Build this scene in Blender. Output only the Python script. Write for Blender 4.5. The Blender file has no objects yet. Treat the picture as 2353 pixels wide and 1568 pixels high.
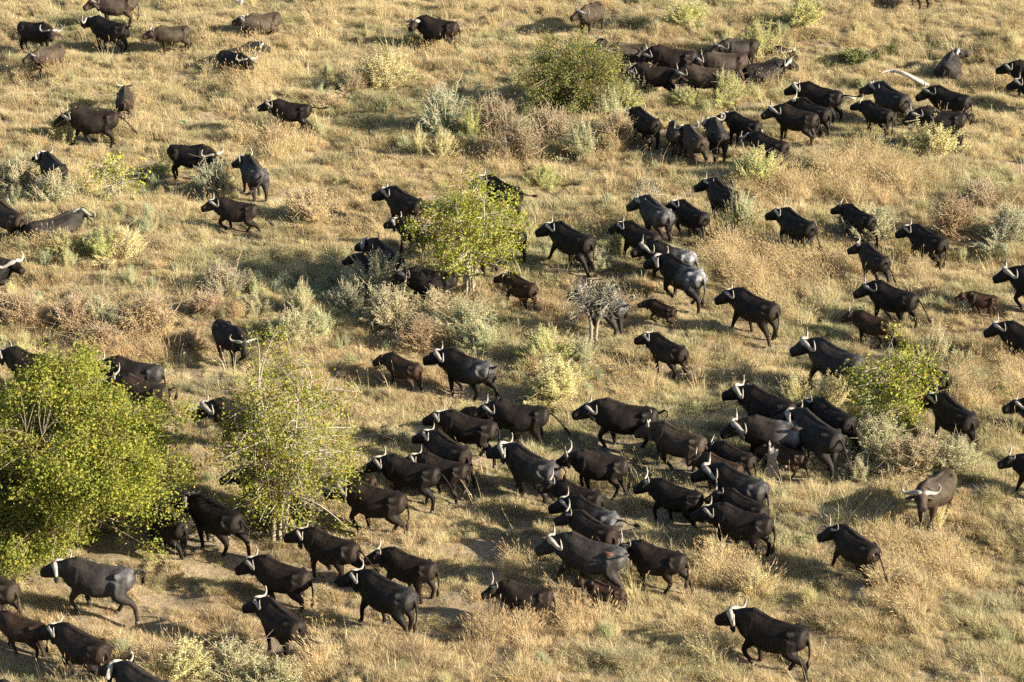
import bpy, math, random
import numpy as np
from mathutils import Vector, Matrix, Euler

C = bpy.context.scene.collection
SC = bpy.context.scene
R = math.radians
rnd = random.Random(7)
nrg = np.random.default_rng(11)

# ------------------------------------------------------------------ camera, sky, sun, exposure
CAM_H, PITCH, LENS = 39.4, R(23.0), 103.0
cam_data = bpy.data.cameras.new('camera')
cam_data.lens = LENS; cam_data.sensor_width = 36.0; cam_data.clip_end = 5000; cam_data.clip_start = 1.0
cam = bpy.data.objects.new('camera', cam_data); C.objects.link(cam)
cam.location = (0, 0, CAM_H); cam.rotation_euler = (math.pi/2 - PITCH, 0, 0)
SC.camera = cam

SUN_AZ, SUN_EL = R(-18.0), R(22.5)            # towards the sun, from +X turning towards the camera
world = bpy.data.worlds.new('World'); SC.world = world; world.use_nodes = True
wn = world.node_tree.nodes; wl = world.node_tree.links
sky = wn.new('ShaderNodeTexSky'); sky.sky_type = 'NISHITA'; sky.sun_disc = False
sky.sun_elevation = SUN_EL; sky.sun_rotation = math.pi/2 - SUN_AZ
sky.air_density = 1.0; sky.dust_density = 2.0
bg = wn['Background']; bg.inputs[1].default_value = 0.052
wl.new(sky.outputs[0], bg.inputs[0])
sun_data = bpy.data.lights.new('sun', 'SUN'); sun_data.energy = 5.0; sun_data.angle = R(0.5)
sun_data.color = (1.0, 0.87, 0.69)
sun = bpy.data.objects.new('sun', sun_data); C.objects.link(sun)
sd = Vector((math.cos(SUN_EL)*math.cos(SUN_AZ), math.cos(SUN_EL)*math.sin(SUN_AZ), math.sin(SUN_EL)))
sun.rotation_euler = sd.to_track_quat('Z', 'Y').to_euler()
SC.view_settings.view_transform = 'Standard'; SC.view_settings.look = 'None'
SC.view_settings.exposure = 1.78; SC.view_settings.gamma = 1.0
SC.cycles.max_bounces = 6; SC.cycles.transparent_max_bounces = 4
SC.cycles.use_denoising = False

# ------------------------------------------------------------------ the lie of the land
_wr = np.random.default_rng(3)
WAVES = []
for lam0, lam1, amp, n in ((14, 30, 0.10, 5), (3.5, 8, 0.045, 9), (1.3, 2.6, 0.026, 12)):
    for _ in range(n):
        lam = _wr.uniform(lam0, lam1); a = _wr.uniform(0, 2*math.pi)
        WAVES.append((2*math.pi/lam*math.cos(a), 2*math.pi/lam*math.sin(a), _wr.uniform(0, 6.28), amp))
def height(x, y):
    z = 0.0
    for kx, ky, p, a in WAVES: z = z + a*np.sin(kx*x + ky*y + p)
    return z
def field(seed, lam0, lam1, n=7):
    """A smooth random field over the ground, about -1 to 1."""
    r = np.random.default_rng(seed); W = []
    for _ in range(n):
        lam = r.uniform(lam0, lam1); a = r.uniform(0, 6.28)
        W.append((2*math.pi/lam*math.cos(a), 2*math.pi/lam*math.sin(a), r.uniform(0, 6.28)))
    def f(x, y): return sum(np.sin(kx*x + ky*y + p) for kx, ky, p in W)/math.sqrt(n)/0.9
    return f
F_PX = LENS/36.0*2353.0
def at(u, v, dz=0.0):
    """Where the ray through the survey mark (u, v) meets the ground raised by dz."""
    a = (u - 1176.5)/F_PX; b = (784.2 - v)/F_PX
    d = Vector((a, math.cos(PITCH) + b*math.sin(PITCH), -math.sin(PITCH) + b*math.cos(PITCH)))
    z = dz
    for _ in range(4):
        t = (z - CAM_H)/d.z
        z = float(height(d.x*t, d.y*t)) + dz
    t = (z - CAM_H)/d.z
    return Vector((d.x*t, d.y*t, z))
def seen(x, y, z):
    c, s = math.cos(PITCH), math.sin(PITCH)
    dz = z - CAM_H
    dep = y*c - dz*s; up = y*s + dz*c
    return 1176.5 + F_PX*x/dep, 784.2 - F_PX*up/dep, F_PX/dep

# ------------------------------------------------------------------ helpers
def mesh_from(name, verts, faces, mats=(), smooth=True):
    me = bpy.data.meshes.new(name)
    me.from_pydata([tuple(v) for v in verts], [], faces)
    for m in mats: me.materials.append(m)
    if smooth: me.polygons.foreach_set('use_smooth', [True]*len(me.polygons))
    me.update()
    return me
def link(name, me, parent=None):
    o = bpy.data.objects.new(name, me); C.objects.link(o)
    if parent is not None: o.parent = parent
    return o
def tag(o, label=None, cat=None, group=None, kind=None):
    if label: o['label'] = label
    if cat: o['category'] = cat
    if group: o['group'] = group
    if kind: o['kind'] = kind
    return o
class Shape:
    """Collects lofts and leaves."""
    def __init__(self): self.v = []; self.f = []; self.c = []
    def loft(self, rings, n=12, egg=0.0, cap=True):
        """rings: (centre, side vector, up vector)."""
        b = len(self.v)
        for c, s, u in rings:
            for k in range(n):
                a = 2*math.pi*k/n
                ca, sa = math.cos(a), math.sin(a)
                self.v.append(c + s*(ca*(1 - egg*sa)) + u*sa)
        m = len(rings)
        for i in range(m-1):
            for k in range(n):
                k2 = (k+1) % n
                self.f.append((b+i*n+k, b+i*n+k2, b+(i+1)*n+k2, b+(i+1)*n+k))
        if cap:
            self.f.append(tuple(b+k for k in reversed(range(n))))
            self.f.append(tuple(b+(m-1)*n+k for k in range(n)))
    def tube(self, pts, rad, n=8, flat=1.0, cap=True):
        pts = [Vector(p) for p in pts]; rings = []
        side = None
        for i, p in enumerate(pts):
            t = (pts[min(i+1, len(pts)-1)] - pts[max(i-1, 0)]).normalized()
            if side is None:
                ref = Vector((0, 1, 0)) if abs(t.y) < 0.9 else Vector((1, 0, 0))
                side = (ref - t*ref.dot(t)).normalized()
            else:
                side = side - t*side.dot(t)
                side = side.normalized() if side.length > 1e-6 else t.orthogonal().normalized()
            up = t.cross(side)
            rings.append((p, side*rad[i], up*(rad[i]*flat)))
        self.loft(rings, n, cap=cap)
def spline(pts, k=4):
    """Catmull-Rom through points with any number of coordinates."""
    P = [np.array(p, float) for p in pts]; out = []
    for i in range(len(P)-1):
        p0, p1, p2, p3 = P[max(i-1, 0)], P[i], P[i+1], P[min(i+2, len(P)-1)]
        for j in range(k):
            t = j/k
            out.append(0.5*((2*p1) + (-p0+p2)*t + (2*p0-5*p1+4*p2-p3)*t*t + (-p0+3*p1-3*p2+p3)*t**3))
    out.append(P[-1])
    return out

# ------------------------------------------------------------------ materials
def mat(name):
    m = bpy.data.materials.new(name); m.use_nodes = True
    nt = m.node_tree; nt.nodes.clear()
    out = nt.nodes.new('ShaderNodeOutputMaterial')
    return m, nt, out
def N(nt, kind, **kw):
    n = nt.nodes.new(kind)
    for k, v in kw.items(): setattr(n, k, v)
    return n
def noise(nt, scale, detail=3.0, coord='Object', rough=0.6):
    tc = N(nt, 'ShaderNodeTexCoord'); t = N(nt, 'ShaderNodeTexNoise')
    t.inputs['Scale'].default_value = scale; t.inputs['Detail'].default_value = detail; t.inputs['Roughness'].default_value = rough
    nt.links.new(tc.outputs[coord], t.inputs['Vector'])
    return t
def ramp(nt, src, stops):
    r = N(nt, 'ShaderNodeValToRGB'); e = r.color_ramp.elements
    while len(e) > len(stops): e.remove(e[-1])
    while len(e) < len(stops): e.new(1.0)
    for q, (p, c) in zip(e, stops):
        q.position = p; q.color = (c, c, c, 1) if not isinstance(c, tuple) else (*c, 1)
    nt.links.new(src, r.inputs[0])
    return r
def mul(nt, a, b, kind='MULTIPLY', fac=1.0):
    m = N(nt, 'ShaderNodeMix', data_type='RGBA', blend_type=kind)
    m.inputs[0].default_value = fac
    for s, i in ((a, 6), (b, 7)):
        if isinstance(s, tuple): m.inputs[i].default_value = (*s, 1)
        else: nt.links.new(s, m.inputs[i])
    return m
def bump(nt, src, strength, dist=0.02):
    b = N(nt, 'ShaderNodeBump'); b.inputs['Strength'].default_value = strength; b.inputs['Distance'].default_value = dist
    nt.links.new(src, b.inputs['Height'])
    return b

def coat_material():
    m, nt, out = mat('buffalo_hide'); L = nt.links
    p = N(nt, 'ShaderNodeBsdfPrincipled')
    info = N(nt, 'ShaderNodeObjectInfo')
    n1 = noise(nt, 3.5, 4); n2 = noise(nt, 42, 3)
    v1 = ramp(nt, n1.outputs[0], ((0.28, 0.50), (0.72, 1.65)))
    col = mul(nt, info.outputs['Color'], v1.outputs[0])
    v2 = ramp(nt, n2.outputs[0], ((0.3, 0.80), (0.7, 1.2)))
    col2 = mul(nt, col.outputs[2], v2.outputs[0])
    # dust lying along the back and flanks
    n6 = noise(nt, 1.7, 5, rough=0.65); r6 = ramp(nt, n6.outputs[0], ((0.46, 0.0), (0.74, 0.34)))
    dst = mul(nt, col2.outputs[2], (0.050, 0.039, 0.030), 'MIX'); L.new(r6.outputs[0], dst.inputs[0]); col2 = dst
    # dried mud on the hindquarters, as strong as the animal's own figure says
    tc = N(nt, 'ShaderNodeTexCoord'); sx = N(nt, 'ShaderNodeSeparateXYZ'); L.new(tc.outputs['Object'], sx.inputs[0])
    mx = N(nt, 'ShaderNodeMapRange'); mx.inputs[1].default_value = 0.05; mx.inputs[2].default_value = -0.75
    L.new(sx.outputs[0], mx.inputs[0])
    mz = N(nt, 'ShaderNodeMapRange'); mz.inputs[1].default_value = 0.75; mz.inputs[2].default_value = 1.25
    L.new(sx.outputs[2], mz.inputs[0])
    mm = N(nt, 'ShaderNodeMath', operation='MULTIPLY'); L.new(mx.outputs[0], mm.inputs[0]); L.new(mz.outputs[0], mm.inputs[1])
    n3 = noise(nt, 4.0, 6, rough=0.7); r3 = ramp(nt, n3.outputs[0], ((0.34, 0.0), (0.62, 1.0)))
    m3 = N(nt, 'ShaderNodeMath', operation='MULTIPLY'); L.new(mm.outputs[0], m3.inputs[0]); L.new(r3.outputs[0], m3.inputs[1])
    m4 = N(nt, 'ShaderNodeMath', operation='MULTIPLY'); L.new(m3.outputs[0], m4.inputs[0]); L.new(info.outputs['Alpha'], m4.inputs[1])
    m4.use_clamp = True
    fin = mul(nt, col2.outputs[2], (0.30, 0.31, 0.325), 'MIX'); L.new(m4.outputs[0], fin.inputs[0])
    L.new(fin.outputs[2], p.inputs['Base Color'])
    p.inputs['Roughness'].default_value = 0.62
    p.inputs['Specular IOR Level'].default_value = 0.17
    n4 = noise(nt, 34, 5, rough=0.75); n5 = noise(nt, 8, 3)
    ad = N(nt, 'ShaderNodeMath', operation='ADD'); L.new(n4.outputs[0], ad.inputs[0])
    ml = N(nt, 'ShaderNodeMath', operation='MULTIPLY'); L.new(n5.outputs[0], ml.inputs[0]); ml.inputs[1].default_value = 2.5
    L.new(ml.outputs[0], ad.inputs[1])
    b = bump(nt, ad.outputs[0], 0.42, 0.018); L.new(b.outputs[0], p.inputs['Normal'])
    L.new(p.outputs[0], out.inputs[0])
    return m
def horn_material():
    m, nt, out = mat('horn'); L = nt.links
    p = N(nt, 'ShaderNodeBsdfPrincipled')
    info = N(nt, 'ShaderNodeObjectInfo')
    n1 = noise(nt, 9, 4); r = ramp(nt, n1.outputs[0], ((0.3, (0.13, 0.12, 0.11)), (0.7, (0.38, 0.35, 0.305))))
    c = mul(nt, r.outputs[0], info.outputs['Color'])
    L.new(c.outputs[2], p.inputs['Base Color']); p.inputs['Roughness'].default_value = 0.45
    n2 = noise(nt, 40, 3); b = bump(nt, n2.outputs[0], 0.4, 0.01); L.new(b.outputs[0], p.inputs['Normal'])
    L.new(p.outputs[0], out.inputs[0])
    return m
def plain(name, col, rough=0.6, var=0.25, scale=12.0, spec=0.4, bmp=0.0):
    m, nt, out = mat(name)
    p = N(nt, 'ShaderNodeBsdfPrincipled')
    n1 = noise(nt, scale, 4)
    r = ramp(nt, n1.outputs[0], ((0.3, tuple(x*(1-var) for x in col)), (0.7, tuple(min(1, x*(1+var)) for x in col))))
    nt.links.new(r.outputs[0], p.inputs['Base Color'])
    p.inputs['Roughness'].default_value = rough; p.inputs['Specular IOR Level'].default_value = spec
    if bmp:
        b = bump(nt, n1.outputs[0], bmp, 0.03); nt.links.new(b.outputs[0], p.inputs['Normal'])
    nt.links.new(p.outputs[0], out.inputs[0])
    return m
def leaf_material(name, tint, trans=0.35, rough=0.5, spec=0.25):
    """Foliage: the leaf's own colour (attribute 'leaf'), times a tint: 'object' colour, 'instance' tint, or fixed."""
    m, nt, out = mat(name); L = nt.links
    a = N(nt, 'ShaderNodeAttribute', attribute_name='leaf')
    if tint == 'object':
        t = N(nt, 'ShaderNodeObjectInfo').outputs['Color']
    elif tint == 'instance':
        t = N(nt, 'ShaderNodeAttribute', attribute_name='tint', attribute_type='INSTANCER').outputs['Color']
    else: t = tint
    c = mul(nt, a.outputs['Color'], t)
    d = N(nt, 'ShaderNodeBsdfPrincipled'); d.inputs['Roughness'].default_value = rough; d.inputs['Specular IOR Level'].default_value = spec
    L.new(c.outputs[2], d.inputs['Base Color'])
    tr = N(nt, 'ShaderNodeBsdfTranslucent'); L.new(c.outputs[2], tr.inputs['Color'])
    mx = N(nt, 'ShaderNodeMixShader'); mx.inputs[0].default_value = trans
    L.new(d.outputs[0], mx.inputs[1]); L.new(tr.outputs[0], mx.inputs[2])
    L.new(mx.outputs[0], out.inputs[0])
    return m
M_HIDE = coat_material(); M_HORN = horn_material()
M_HAIR = plain('tail_hair', (0.030, 0.020, 0.014), 0.7)
M_HAIR_RED = plain('rusty_tail_hair', (0.12, 0.055, 0.03), 0.7)
M_HOOF = plain('hoof', (0.11, 0.10, 0.09), 0.5)
M_EYE = plain('eye', (0.01, 0.008, 0.006), 0.12, spec=0.6)
M_BARK = plain('pale_bark', (0.34, 0.30, 0.25), 0.85, 0.35, 14, 0.1, 0.4)
M_BARK_DIM = plain('brown_bark', (0.20, 0.165, 0.12), 0.85, 0.35, 14, 0.1, 0.4)
M_BARK_GREY = plain('grey_bark', (0.215, 0.195, 0.165), 0.85, 0.35, 14, 0.1, 0.4)
M_DEAD = plain('bleached_wood', (0.44, 0.415, 0.37), 0.8, 0.25, 9, 0.1, 0.5)
M_STEM = plain('shrub_stem', (0.34, 0.28, 0.20), 0.9, 0.3, 20, 0.1)
M_STUMP = plain('weathered_stump', (0.24, 0.215, 0.19), 0.9, 0.55, 11, 0.1, 0.8)
M_CHAR = plain('charred_wood', (0.025, 0.022, 0.020), 0.9, 0.4, 12, 0.1, 0.8)
M_FEATHER = plain('white_feather', (0.82, 0.82, 0.80), 0.7, 0.05)
M_BEAK = plain('yellow_beak', (0.55, 0.36, 0.06), 0.5, 0.1)
M_GRASS = leaf_material('dry_grass', 'instance', 0.36, 0.6, 0.15)
M_SHRUB = leaf_material('shrub_leaf', 'object', 0.42, 0.6, 0.2)
M_TREELEAF = leaf_material('tree_leaf', 'object', 0.32, 0.55, 0.15)
# ------------------------------------------------------------------ ground
def ground_material():
    m, nt, out = mat('savanna_soil'); L = nt.links
    p = N(nt, 'ShaderNodeBsdfPrincipled')
    n1 = noise(nt, 0.35, 5); n2 = noise(nt, 5.0, 6, rough=0.7); n3 = noise(nt, 45, 3)
    r1 = ramp(nt, n1.outputs[0], ((0.35, (0.21, 0.165, 0.10)), (0.65, (0.26, 0.22, 0.155))))
    r2 = ramp(nt, n2.outputs[0], ((0.3, 0.65), (0.7, 1.25)))
    c = mul(nt, r1.outputs[0], r2.outputs[0])
    r3 = ramp(nt, n3.outputs[0], ((0.3, 0.7), (0.7, 1.25)))
    c2 = mul(nt, c.outputs[2], r3.outputs[0])
    L.new(c2.outputs[2], p.inputs['Base Color']); p.inputs['Roughness'].default_value = 0.95; p.inputs['Specular IOR Level'].default_value = 0.1
    b = bump(nt, n2.outputs[0], 0.8, 0.10); L.new(b.outputs[0], p.inputs['Normal'])
    L.new(p.outputs[0], out.inputs[0])
    return m
def axis(lo, hi, step, far):
    a = list(np.arange(lo, hi + 1e-6, step)); s = step; x = hi
    while x < far: s *= 1.5; x += s; a.append(x)
    s = step; x = lo
    while x > -far: s *= 1.5; x -= s; a.insert(0, x)
    return np.array(a)
xs = axis(-45, 45, 0.33, 2500); ys = axis(50, 165, 0.33, 2500)
gx, gy = np.meshgrid(xs, ys); gz = height(gx, gy)
nx, ny = len(xs), len(ys)
ii = (np.arange(ny-1)[:, None]*nx + np.arange(nx-1)[None, :]).ravel()
g_me = bpy.data.meshes.new('ground')
g_me.from_pydata(np.stack([gx.ravel(), gy.ravel(), gz.ravel()], 1).tolist(), [], np.stack([ii, ii+1, ii+1+nx, ii+nx], 1).tolist())
g_me.materials.append(ground_material()); g_me.polygons.foreach_set('use_smooth', [True]*len(g_me.polygons))
tag(link('ground', g_me), kind='structure')

# ------------------------------------------------------------------ buffalo
TMP = bpy.data.collections.new('workbench')
def V(*a): return Vector(a)
def chain_rot(P, i0, about, a):
    c, s = math.cos(a), math.sin(a); cx, cz = P[about][0], P[about][2]
    for i in range(i0, len(P)):
        dx, dz = P[i][0]-cx, P[i][2]-cz
        P[i] = [cx + dx*c - dz*s, P[i][1], cz + dx*s + dz*c]
def gait(phase, amp):
    """Swing and flex of a leg at a moment of its stride."""
    p = phase % 1.0
    if p < 0.62:
        return amp*(1 - 2*p/0.62), 0.0
    q = (p - 0.62)/0.38
    return amp*(-1 + 2*q), math.sin(q*math.pi)*(0.55 + amp*1.1)
TAILS = {
 'down': [(-.93, 0, 1.15), (-.98, .01, .95), (-.99, .02, .72), (-.97, .03, .55)],
 'left': [(-.95, 0, 1.20), (-1.04, .10, 1.02), (-1.06, .24, .84), (-1.04, .40, .72)],
 'right': [(-.95, 0, 1.20), (-1.04, -.10, 1.02), (-1.06, -.24, .84), (-1.04, -.40, .72)],
 'out': [(-.98, 0, 1.26), (-1.14, 0, 1.29), (-1.34, .03, 1.27), (-1.50, .05, 1.30)],
 'curl': [(-.97, 0, 1.28), (-1.10, .03, 1.38), (-1.20, .06, 1.30), (-1.16, .10, 1.16)],
 'over': [(-.97, .05, 1.28), (-1.03, .18, 1.33), (-.90, .30, 1.34), (-.72, .36, 1.36)],
 'slant': [(-.97, 0, 1.20), (-1.10, 0, 1.10), (-1.26, .03, .92), (-1.38, .05, .76)],
}
def buffalo_body(seed, yaw, npitch, hpitch, mode, phase, tail, young, amp):
    """One animal: torso, neck, head, ears, legs and tail fused into a single skin. Returns mesh, head frame, tail end, hooves."""
    r = random.Random(seed); S = Shape()
    lie = mode == 'lie'; dz = -0.56 if lie else 0.0
    fat = (0.86 if young else 1.0)*r.uniform(0.94, 1.10)*(1.16 if lie else 1.0)
    tors = [(-.90, 1.14, .16, .19), (-.83, 1.11, .28, .275), (-.66, 1.06, .345, .345), (-.45, 1.02, .355, .385), (-.20, .98, .425, .415),
            (.05, .965, .455, .43), (.28, 1.0, .425, .44), (.48, 1.05, .37, .455), (.64, 1.09, .32, .42), (.80, 1.10, .26, .35), (.92, 1.10, .17, .24)]
    up0 = 0.10 if young else 0.0
    S.loft([(V(x, 0, z + dz), V(0, ry*fat, 0), V(0, 0, rz*(fat if young else 1))) for x, z, ry, rz in tors], 16, egg=0.17)
    # spine, hips and shoulder blades
    S.tube([V(-.74, 0, 1.31+dz), V(-.4, 0, 1.385+dz), V(0, 0, 1.385+dz), V(.35, 0, 1.46+dz), V(.55, 0, 1.515+dz), V(.74, 0, 1.43+dz)], [.02, .045, .05, .07, .08, .06], 8)
    for s in (1, -1):
        S.tube([V(-.62, s*.20, 1.27+dz), V(-.52, s*.27, 1.26+dz), V(-.42, s*.24, 1.22+dz)], [.06, .088, .05], 8)
        S.tube([V(.50, s*.16, 1.36+dz), V(.50, s*.24, 1.15+dz), V(.52, s*.25, .92+dz)], [.08, .13, .14], 8)
    # neck
    yaw = max(-1.9, min(1.9, yaw))
    p = V(.60, 0, 1.17+dz); pts = [(p, V(0, .25, 0), V(0, 0, .36))]
    p = V(.74, 0, 1.19+dz)
    for i, (w, h) in enumerate(((.245, .33), (.215, .295), (.19, .26), (.17, .22))):
        y = yaw*(i+.5)/4*0.95; pt = npitch*(0.4 + 0.2*i)
        d = V(math.cos(pt)*math.cos(y), math.cos(pt)*math.sin(y), math.sin(pt))
        side = V(-math.sin(y), math.cos(y), 0); up = d.cross(side)
        pts.append((p.copy(), side*w, up*h)); p = p + d*(.092 if not young else .105)
    S.loft(pts, 14, egg=0.12)
    # head
    hd = V(math.cos(hpitch)*math.cos(yaw), math.cos(hpitch)*math.sin(yaw), math.sin(hpitch))
    hs = V(-math.sin(yaw), math.cos(yaw), 0); hu = hd.cross(hs)
    hk = 1.22 if young else 1.21; hl = 1.02 if young else 0.97
    hm = Matrix(((hd.x*hl, hs.x*hk, hu.x*hk, p.x), (hd.y*hl, hs.y*hk, hu.y*hk, p.y), (hd.z*hl, hs.z*hk, hu.z*hk, p.z), (0, 0, 0, 1)))
    head = [(-.13, -.02, .13, .16), (-.02, 0, .158, .185), (.08, -.01, .158, .182), (.18, -.03, .132, .165), (.28, -.045, .110, .138), (.37, -.055, .124, .122), (.435, -.06, .120, .108), (.475, -.065, .088, .075)]
    S.loft([(hm @ V(x, 0, z), hs*(ry*hk), hu*(rz*hk)) for x, z, ry, rz in head], 14, egg=-0.05)
    droop = r.uniform(.06, .14)
    for s in (1, -1):       # ears hang below the horns
        e = [(-.02, .11, .0, .045), (-.05, .20, -.05, .070), (-.08, .29, -.06-droop*.6, .078), (-.10, .36, -.06-droop, .034)]
        S.loft([(hm @ V(x, s*y, z), hd*(w*hk), hu*(.026*hk)) for x, y, z, w in e], 8)
        S.tube([hm @ V(.07, s*.125, .06), hm @ V(.12, s*.125, .055), hm @ V(.17, s*.105, .04)], [.03, .035, .02], 6)   # brow
    # legs
    hooves = []
    for s in (1, -1):
        for front in (True, False):
            wob = r.uniform(-.02, .02)
            if front: P = [[.50, s*.16, 1.00], [.47, s*.205, .76], [.50, s*.195, .42], [.485, s*.185, .13], [.515, s*.185, .035]]; rad = [.18, .14, .076, .057, .068]
            else: P = [[-.56, s*.15, 1.08], [-.44, s*.235, .78], [-.71, s*.20, .47], [-.665, s*.19, .13], [-.635, s*.19, .035]]; rad = [.26, .195, .082, .058, .068]
            if lie:
                if front: P = [[.48, s*.20, .46], [.38, s*.30, .22], [.78, s*.27, .10], [.50, s*.30, .07], [.42, s*.30, .06]]
                else: P = [[-.50, s*.20, .52], [-.16, s*.40, .26], [-.58, s*.40, .10], [-.30, s*.44, .07], [-.22, s*.44, .06]]
            else:
                if mode == 'stand': sw, fl = r.uniform(-.13, .13), 0.0
                else:
                    off = {(1, False): 0.0, (1, True): .27, (-1, False): .5, (-1, True): .77}[(s, front)]
                    sw, fl = gait(phase + off + r.uniform(-.03, .03), amp)
                chain_rot(P, 1, 0, sw)
                if front:
                    chain_rot(P, 3, 2, -fl*1.3); chain_rot(P, 2, 1, fl*.35)
                    if fl > .3: P[4] = [P[4][0]-.03, P[4][1], P[4][2]]
                else:
                    chain_rot(P, 2, 1, fl*.55); chain_rot(P, 3, 2, -fl*1.0)
                if fl == 0:
                    k = (P[0][2]-.035)/(P[0][2]-P[4][2])
                    P = [[q[0], q[1]+wob, P[0][2]-(P[0][2]-q[2])*k] for q in P]
            thin = .84 if young else 1.0
            q = spline([(*a, b*thin) for a, b in zip(P, rad)], 3)
            S.tube([V(*c[:3]) for c in q], [c[3] for c in q], 8)
            hooves.append((V(*P[4]), V(*P[4])-V(*P[3])))
    # tail
    T = [(-.80, 0, 1.20)] + list(TAILS[tail]); T = [V(a, b*(1 if seed % 2 else -1) if tail in ('out', 'curl', 'slant', 'down') else b, c+dz) for a, b, c in T]
    if lie: T = [V(-.80, 0, .66), V(-.93, .05, .5), V(-.98, .15, .25), V(-.96, .28, .12)]
    q = spline(T, 3); S.tube([V(*c) for c in q], [.046 - .020*i/(len(q)-1) for i in range(len(q))], 7)
    tend = (V(*q[-1]), (V(*q[-1])-V(*q[-2])).normalized())
    raw = mesh_from('raw', S.v, S.f)
    o = bpy.data.objects.new('raw', raw); TMP.objects.link(o)
    md = o.modifiers.new('fuse', 'REMESH'); md.mode = 'VOXEL'; md.voxel_size = 0.026; md.use_smooth_shade = True
    sm = o.modifiers.new('soft', 'SMOOTH'); sm.factor = 0.5; sm.iterations = 5
    return o, raw, hm, tend, hooves
def horn_mesh(kind, s):
    """One horn with its half of the boss, in the frame of the head (x to the muzzle)."""
    K = {'bull': [(.05, .01, .125, .060), (.02, .07, .135, .082), (-.04, .16, .105, .070), (-.09, .26, .045, .056), (-.14, .35, .015, .046), (-.18, .42, .045, .038), (-.21, .45, .12, .030), (-.23, .43, .20, .020), (-.24, .385, .25, .007)],
         'cow': [(.05, .02, .12, .042), (.02, .075, .13, .056), (-.05, .155, .105, .049), (-.11, .25, .055, .041), (-.16, .335, .045, .035), (-.20, .385, .085, .030), (-.225, .395, .16, .023), (-.24, .37, .23, .015), (-.25, .34, .265, .005)],
         'up': [(.03, .04, .13, .034), (-.01, .10, .15, .040), (-.06, .17, .165, .036), (-.11, .25, .19, .030), (-.14, .30, .26, .024), (-.15, .315, .34, .016), (-.15, .31, .40, .005)],
         'nub': [(.0, .07, .12, .030), (-.03, .12, .16, .030), (-.07, .18, .20, .024), (-.12, .23, .26, .016), (-.15, .25, .31, .006)]}[kind]
    S = Shape(); q = spline([(a, b*s, c, d) for a, b, c, d in K], 4)
    S.tube([V(*c[:3]) for c in q], [max(.004, c[3]) for c in q], 10, flat=0.82)
    return mesh_from('horn', S.v, S.f, (M_HORN,))
HORNS = {(k, s): horn_mesh(k, s) for k in ('bull', 'cow', 'up', 'nub') for s in (1, -1)}
def tuft_mesh(m):
    """Hair at the end of a tail, hanging along +x of its own frame."""
    S = Shape(); r = random.Random(5)
    for k in range(26):
        a = r.uniform(0, 6.28); w = r.uniform(.01, .05); L = r.uniform(.20, .34)
        S.tube([V(-.02, 0, 0), V(L*.4, w*math.cos(a), w*math.sin(a)), V(L, w*.8*math.cos(a)+r.uniform(-.02, .02), w*.8*math.sin(a)+r.uniform(-.02, .02))], [.014, .016, .003], 4)
    return mesh_from('tail_tuft', S.v, S.f, (m,))
TUFT = tuft_mesh(M_HAIR); TUFT_RED = tuft_mesh(M_HAIR_RED)
def ball(name, r, m, sx=1.0, n=8):
    S = Shape(); S.loft([(V(0, 0, r*math.sin(t)), V(r*math.cos(t)*sx, 0, 0), V(0, r*math.cos(t), 0)) for t in np.linspace(-1.5, 1.5, 7)], n)
    return mesh_from(name, S.v, S.f, (m,))
EYE = ball('eye', .024, M_EYE)
def hoof_mesh():
    S = Shape()
    for s in (.03, -.03):
        S.loft([(V(.00, s, .03), V(.045, 0, 0), V(0, .026, 0)), (V(.015, s, -.04), V(.065, 0, 0), V(0, .032, 0)), (V(.02, s, -.055), V(.062, 0, 0), V(0, .03, 0))], 8)
    return mesh_from('hoof', S.v, S.f, (M_HOOF,))
HOOF = hoof_mesh()
COATS = {'k': (.0062, .0048, .0040), 'b': (.0115, .0080, .0058), 'n': (.031, .0225, .0160), 'r': (.026, .0150, .0092), 'g': (.0185, .0160, .0145)}
PLACED = []
BUILD = []
def wrap(a): return (a + math.pi) % (2*math.pi) - math.pi
def add_buffalo(i, row):
    rx, ry, wx, wy, size, o, label = row
    young = size < 0.72
    lie = o.get('g') == 'lie'
    top = (1.40 - (0.56 if lie else 0))*size
    a, b = at(rx, ry, top), at(wx, wy, top + .04*size)
    h = R(o['h']) if 'h' in o else math.atan2(b.y-a.y, b.x-a.x)
    mid = (a + b)*0.5
    back = 0.13*size            # the surveyed midpoint lies behind the middle of the body
    pos = V(mid.x + math.cos(h)*back*0, mid.y + math.sin(h)*back*0, 0)
    pos.z = float(height(pos.x, pos.y)) - 0.02
    r = random.Random(900 + i)
    hd = R(o['hd']) if 'hd' in o else h + 0.5*wrap(math.pi - h)
    yaw = wrap(hd - h) + R(r.uniform(-12, 12))
    g = o.get('g', 'walk')
    npitch = R(o.get('np', 16 if g == 'lie' else -6 if g != 'run' else -8) + r.uniform(-8, 8))
    hpitch = R(o.get('hp', -13 + (o.get('np', -6)+6)*0.7) + r.uniform(-6, 6))
    ph = o.get('ph', r.random())
    tl = o.get('t', r.choice(('down', 'down', 'left', 'right', 'slant')))
    amp = {'walk': .40, 'run': .52, 'stand': 0, 'lie': 0}[g]
    ob, raw, hm, tend, hooves = buffalo_body(900+i, yaw, npitch, hpitch, g, ph, tl, young, amp)
    BUILD.append((ob, raw, hm, tend, hooves, pos, h, size, o, label, young, lie, i, ry))
    PLACED.append((pos.x, pos.y, h, size))
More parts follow.
